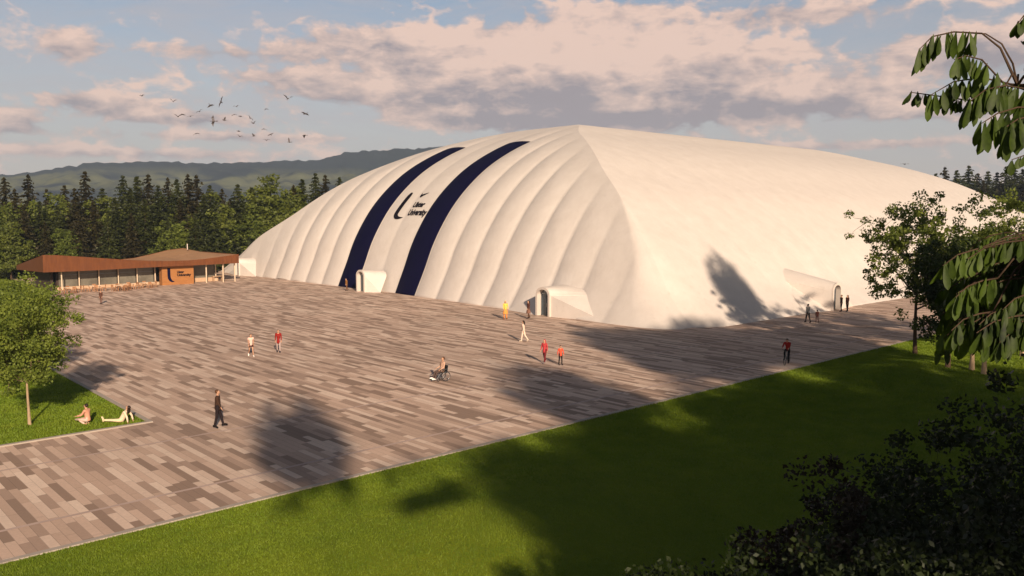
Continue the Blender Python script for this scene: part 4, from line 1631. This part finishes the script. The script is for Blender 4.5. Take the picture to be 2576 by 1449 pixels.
    if skirt:
        b = MB()
        n = 14
        rings = []
        kc = (J['l'][1] + J['r'][1]) / 2
        for t, r_ in ((0, .13), (.3, .19), (.7, .235), (1.0, .26)):
            c = Vector((0, 0, .98)).lerp(kc, t)
            rings.append([L(c + Vector((math.cos(2 * PI * i / n) * r_, math.sin(2 * PI * i / n) * r_ * .85, 0))) for i in range(n)])
        vs = [q for r__ in rings for q in r__]
        b.add(vs, [(j * n + i, j * n + (i + 1) % n, (j + 1) * n + (i + 1) % n, (j + 1) * n + i) for j in range(3) for i in range(n)])
        b.build('skirt', cloth(skirt), root, smooth=True)
    # top
    ch_ = [[(L(U(0, 0, .83 - coat)), (.160 + coat * .25) * s), (L(U(0, 0, .97)), .150 * s), (L(U(0, 0, 1.10)), .140 * s), (L(U(0, 0, 1.27)), .142 * s), (L(U(0, -.005, 1.41)), .118 * s), (L(U(0, -.01, 1.51)), .074 * s)]]
    for sd in 'lr':
        shd, el_, wr, f_ = J[sd + 'a']
        arm_c = [(L(U(0, -.005, 1.41)), .115 * s), (L(shd), .070 * s), (L(shd.lerp(el_, .5)), .060 * s)]
        if sleeves:
            arm_c += [(L(el_), .052 * s), (L(el_.lerp(wr, .55)), .046 * s), (L(el_.lerp(wr, .93)), .038 * s)]
        ch_.append(arm_c)
    skin_obj('jacket' if sleeves else 'shirt', ch_, cloth(top), root, 1)
    # shoes
    for sd in 'lr':
        hp, kn, an, heel, toe = J[sd]
        skin_obj('shoe', [[(L(heel + (heel - toe) * .22), .050 * s), (L(an.lerp(toe, .35)), .058 * s), (L(toe + (toe - an) * .30), .044 * s)]], cloth(shoes), root, 1)
    # hair
    hm_ = cloth(scarf) if scarf else HAIR[hair]
    Rm = up @ Matrix.Rotation(hd, 3, 'Z')
    b = MB()
    b.ell(L(hx(0, -.026, 1.660)), (.090 * s, .094 * s, .098 * s), 14, 10, -1.0, Rm)
    if longhair or scarf:
        b.tube([L(hx(0, -.055, 1.69)), L(hx(0, -.085, 1.58)), L(hx(0, -.085, 1.45)), L(hx(0, -.10, 1.33))], [.07 * s, .085 * s, .085 * s, .03 * s], 10)
    b.build('headscarf' if scarf else 'hair', hm_, root, smooth=True)
    b = MB()
    for sg in (-1, 1):
        b.ell(L(hx(sg * .032, .094, 1.635)), (.010 * s, .006 * s, .007 * s), 6, 4)
    b.build('eyes', M['black'], root)
    return root, J, L


IR, IL = AZ - PI / 2, AZ + PI / 2           # picture-right and picture-left headings
TOC = AZ + PI                               # towards the viewer
Z = .02
person((15.9, 37.7, Z), IR + .2, 'tall man in dark brown jacket and dark trousers standing alone on the near paving', 1.77, (16, -6), (4, 8), 1, arm=((4, 14), (10, 20)), top=(.055, .028, .018), legs=(.018, .012, .014), shoes=(.008, .006, .006), hair='brown', coat=.10)
person((25.9, 55.4, Z), TOC + .5, 'woman in pale pink top and dark shorts walking on the mid plaza', 1.62, (18, -16), (8, 24), 2, arm=((-14, 10), (16, 14)), top=(.75, .50, .42), legs=(.07, .025, .02), shoes=(.8, .75, .7), bare_legs=True, shorts=True, sleeves=False)
person((28.1, 55.6, Z), TOC + .2, 'person in dark red coat and pale trousers on the mid plaza', 1.64, (10, -8), (4, 12), 1, arm=((3, 16), (-4, 12)), top=(.26, .018, .014), legs=(.42, .33, .31), shoes=(.02, .02, .03), hair='brown', coat=.22)
person((29.1, 99.8, Z), TOC, 'small figure in dark brown standing alone near the cafe tables', 1.50, (6, -4), (3, 6), 2, top=(.10, .045, .03), legs=(.15, .08, .06), coat=.1)
person((58.0, 95.2, Z), AZ + 2.4, 'person in ochre brown jacket beside the foot of the left navy stripe', 1.62, (14, -12), (6, 16), 8, top=(.24, .11, .03), legs=(.16, .08, .04))
person((53.2, 58.8, Z), TOC + .3, 'person in yellow headscarf and orange robe by the dome wall', 1.76, (6, -4), (3, 6), 1, arm=((8, 30), (6, 25)), top=(.85, .55, .10), legs=(.75, .27, .06), shoes=(.3, .1, .03), scarf=(.85, .62, .15), skirt=(.78, .30, .07))
person((55.2, 57.7, Z), IL + .5, 'dark haired person in brown dress outside the large dome entrance', 1.72, (8, -8), (4, 10), 1, top=(.09, .035, .025), legs=(.10, .05, .03), longhair=True, skirt=(.20, .10, .07), arm=((10, 30), (-4, 10)))
person((44.8, 47.4, Z), IL - .3, 'long haired person in cream trousers walking towards the pavilion', 1.68, (12, -14), (4, 22), 2, top=(.70, .52, .42), legs=(.78, .62, .50), shoes=(.6, .5, .4), longhair=True, arm=((-12, 10), (14, 12)))
person((39.2, 39.4, Z), IL + .9, 'adult in pinkish red coat and dark red trousers walking beside a child', 1.62, (14, -12), (6, 20), 3, top=(.50, .055, .06), legs=(.16, .022, .025), shoes=(.25, .2, .2), scarf=(.42, .06, .07), coat=.14, arm=((-10, 12), (12, 14)))
person((39.5, 38.2, Z), TOC + .4, 'child in bright orange-red jacket and black trousers beside the red-coated adult', 1.30, (6, -4), (3, 8), 1, top=(.72, .10, .05), legs=(.012, .010, .010), abd=14, coat=.08)
person((72.0, 37.9, Z), AZ + .4, 'man in pale grey shirt and dark trousers walking on the shaded paving', 1.74, (12, -10), (5, 14), 1, top=(.42, .38, .33), legs=(.03, .028, .03), arm=((-8, 10), (10, 20)))
person((72.8, 37.4, Z), AZ + .2, 'small child in dull red clothes walking beside the man in grey', 1.18, (8, -8), (4, 10), 1, top=(.30, .10, .07), legs=(.22, .12, .10))
person((82.9, 40.0, Z), AZ + 1.6, 'person in black clothes, the nearer of the dark pair by the side entrance', 1.72, (5, -3), (3, 5), 1, top=(.035, .018, .014), legs=(.015, .012, .012), coat=.08)
person((83.5, 39.65, Z), AZ + 2.0, 'person in dark clothes with pale waist, right-hand one of the pair', 1.68, (5, -5), (3, 6), 1, top=(.055, .02, .015), legs=(.018, .013, .012), longhair=True)

# two people resting on the grass
g0 = .03
person((11.6, 42.6, g0), IL - .1, 'dark haired person in pink kneeling upright on the grass by the young tree', 1.66, (95, 95), (150, 150), 6, seat=.20, arm_abs=((35, 80), (30, 85)), top=(.62, .30, .20), legs=(.66, .46, .38), shoes=(.6, .3, .2), skirt=(.72, .52, .44), group='people resting on the grass')
person((12.9, 41.85, g0), IL - .05, 'person in cream clothes reclining on the grass, propped on both arms', 1.72, (92, 84), (2, 10), -30, seat=.10, arm_abs=((-28, -8), (-32, -12)), top=(.78, .58, .42), legs=(.78, .60, .40), shoes=(.7, .55, .35), longhair=True, group='people resting on the grass')

# wheelchair and its user
WC = (21.9, 39.9)
q_ = None
def gnd(px, py):
    d = FWD + RGT * ((px - 1288) / F) - UPV * ((py - 724.5) / F)
    return Vector((0, 0, CAM_H)) + d * (-CAM_H / d.z)


gw = gnd(1113, 958)
wc_az = IL + .55
wc = empty('wheelchair', (gw.x, gw.y, Z), wc_az - PI / 2, 'dark self-propelled wheelchair carrying a person across the plaza', 'wheelchair')
for sg in (-1, 1):
    wh = MB().torus((sg * .30, -.08, .31), .29, .02).build('wheel', M['black'], wc)
    b = MB().torus((sg * .34, -.08, .31), .25, .009).tube([(sg * .34, -.08, .31), (sg * .26, -.08, .31)], .03, 8)
    for k in range(10):
        a = 2 * PI * k / 10
        b.tube([(sg * .30, -.08, .31), (sg * .30, -.08 + .28 * math.cos(a), .31 + .28 * math.sin(a))], .003, 4)
    b.build('hand_rim', M['steel'], wh)
    MB().torus((sg * .22, .38, .09), .07, .018, n=14).build('caster', M['black'], wc)
b = MB()
for sg in (-1, 1):
    b.tube([(sg * .23, -.28, .98), (sg * .23, -.22, .50), (sg * .23, .24, .48), (sg * .20, .50, .14)], .014, 6)
    b.tube([(sg * .25, -.2, .72), (sg * .25, .18, .72), (sg * .24, .22, .50)], .014, 6)
    b.tube([(sg * .22, .34, .46), (sg * .22, .38, .10)], .012, 6)
    b.tube([(sg * .23, -.28, .98), (sg * .23, -.38, .98)], .016, 6)
b.tube([(-.23, -.08, .31), (.23, -.08, .31)], .014, 6)
b.build('frame', M['steel'], wc)
MB().box((0, 0, .49), (.44, .44, .05)).build('seat', M['black'], wc)
MB().box((0, -.25, .72), (.44, .03, .42), 0, .12).build('backrest', M['black'], wc)
MB().box((0, .52, .13), (.38, .16, .02)).build('footrest', M['steel'], wc)
pw, _, _ = person((gw.x, gw.y, Z), wc_az, 'person in tan top sitting in the wheelchair', 1.74, (82, 84), (62, 60), -4, seat=.62, arm_abs=((14, 64), (14, 64)), abd=12, top=(.52, .33, .24), legs=(.09, .06, .05), shoes=(.85, .8, .75), hair='brown')

# bicycle and cyclist
gb = gnd(1979, 917)
bc_az = TOC - .55
bk = empty('bicycle', (gb.x, gb.y, Z), bc_az - PI / 2, 'dark bicycle being ridden across the shaded paving', 'bicycle')
for yy in (-.52, .52):
    wh = MB().torus((0, yy, .35), .33, .018, n=32).build('wheel', M['black'], bk)
    b = MB()
    for k in range(12):
        a = 2 * PI * k / 12
        b.tube([(0, yy, .35), (0, yy + .32 * math.cos(a), .35 + .32 * math.sin(a))], .0025, 4)
    b.tube([(-.05, yy, .35), (.05, yy, .35)], .02, 8)
    b.build('spokes', M['steel'], wh)
b = MB()
b.tube([(0, -.02, .30), (0, -.20, .86)], .016, 6).tube([(0, -.17, .78), (0, .34, .84)], .016, 6).tube([(0, -.02, .30), (0, .36, .74)], .018, 6)
b.tube([(0, -.02, .30), (0, -.52, .35)], .010, 6).tube([(0, -.17, .78), (0, -.52, .35)], .010, 6)
b.tube([(0, .33, .94), (0, .38, .70), (0, .52, .35)], .015, 6)
b.build('frame', M['steel'], bk)
MB().tube([(-.26, .26, 1.02), (-.18, .36, 1.0), (.18, .36, 1.0), (.26, .26, 1.02)], .013, 6).build('handlebar', M['black'], bk)
MB().ell((0, -.22, .90), (.07, .13, .03), 10, 6).build('saddle', M['black'], bk)
MB().tube([(-.16, -.10, .18), (-.06, -.10, .18), (-.06, .06, .42), (.16, .06, .42)], .011, 6).torus((.05, -.02, .30), .08, .01, n=16).build('crank', M['steel'], bk)
person((gb.x - .2 * math.cos(bc_az), gb.y - .2 * math.sin(bc_az), Z), bc_az, 'cyclist in dark red jacket and black trousers riding the bicycle', 1.76, (38, 72), (45, 78), 24, seat=.96, arm_abs=((52, 66), (52, 66)), abd=5, top=(.34, .022, .016), legs=(.012, .012, .014))


# ------------------------------------------------------------------ birds
def make_bird(name, pose):
    b = MB()
    b.ell((0, 0, 0), (.045, .17, .05), 8, 6)
    b.ell((0, .19, .02), (.032, .05, .034), 6, 5)
    b.add([(-.012, .235, .02), (.012, .235, .02), (0, .28, .012)], [(0, 1, 2)])
    b.add([(-.02, -.13, 0), (.02, -.13, 0), (.06, -.30, 0), (-.06, -.30, 0)], [(0, 1, 2, 3)])
    o = b.build(name, M['bird'], None, smooth=True)
    for sg in (-1, 1):
        z1, z2 = pose
        wv = [(sg * .03, .10, .02), (sg * .22, .13, z1), (sg * .46, .02, z2), (sg * .24, -.06, z1 * .9), (sg * .03, -.08, .02)]
        vs = wv + [(x, y, z - .012) for x, y, z in wv]
        fs = [(0, 1, 3, 4), (1, 2, 3), (5, 9, 8, 6), (6, 8, 7)] + [(i, 5 + i, 5 + (i + 1) % 5, (i + 1) % 5) for i in range(5)]
        MB().add(vs, fs).build('wing', M['bird'], o)
    return o


BP = [(190, 70), (605, 145), (1110, 195), (1250, 150), (1455, 215), (2145, 110), (1860, 245), (2380, 310), (960, 280), (670, 350), (740, 320), (840, 342), (1150, 410), (1295, 400), (1425, 320), (1510, 345),
      (1640, 370), (1680, 440), (915, 575), (1485, 545), (1500, 615), (1690, 610), (1830, 515), (1915, 590), (1860, 665), (2165, 690), (2370, 600)]
BL = ['faintest bird at the outer left end of the flock', 'bird high on the left, second from the outer end', 'bird with arched wings left of the steeply banking one', 'steeply banking bird with one wing straight up, top middle',
      'dark bird just right of the banking bird', 'bird highest on the right of the flock', 'bird alone on the right below the highest one', 'bird furthest right, above the flock corner',
      'bird with raised wing left of the arched-wing bird', 'dark round bird over the small cloud', 'small pale bird touching the dark round bird', 'small bird just right of the pale pair over the cloud',
      'large dark bird seen side on at the heart of the flock', 'small faint bird right of the large dark one', 'left bird of the close middle pair', 'right bird of the close middle pair',
      'faint bird above the small dark bird', 'small dark bird right of the flock centre', 'lone low bird on the left under the cloud', 'dark bird at the top of the lower centre column',
      'faint bird below it at the bottom of the lower centre column', 'flat dark bird in the lower middle', 'very faint bird in the lower right centre', 'flat bird with level wings in the lower right',
      'small low bird left of the lowest one', 'lowest bird of the whole flock', 'dark bird low on the far right with a long wing']
poses = [(.16, .05), (.22, .30), (-.02, -.14), (.05, .02)]
bproto = [make_bird('bird', p) for p in poses]
rs = np.random.default_rng(9)
fc = set()
for i, ((zx, zy), lb) in enumerate(zip(BP, BL)):
    px, py = (480 + zx * .2795) * .6708, (340 + zy * .2795) * .6708
    k = i % 4
    if k in fc:
        o = copy_tree(bproto[k])
    else:
        o = bproto[k]
        fc.add(k)
    dd = rs.uniform(58, 78)
    o.location = at(px, py, dd)
    rx_ = R(70) if i in (3, 12) else rs.normal(0, .3)
    o.rotation_euler = Euler((rs.normal(0, .2), rx_, AZ + rs.uniform(-2.2, 2.2)))
    s_ = (.95 if i in (5, 3, 12, 7) else .68)
    o.scale = (s_,) * 3
    tag(o, lb, 'bird', 'flock of birds over the hills')
o = copy_tree(bproto[3])
q = at(2276, 413, 178)
o.location = (q.x, q.y, q.z)
o.scale = (2.2,) * 3
o.rotation_euler = Euler((0, 0, AZ + PI / 2))
tag(o, 'single dark bird gliding just above the right shoulder of the dome', 'bird')
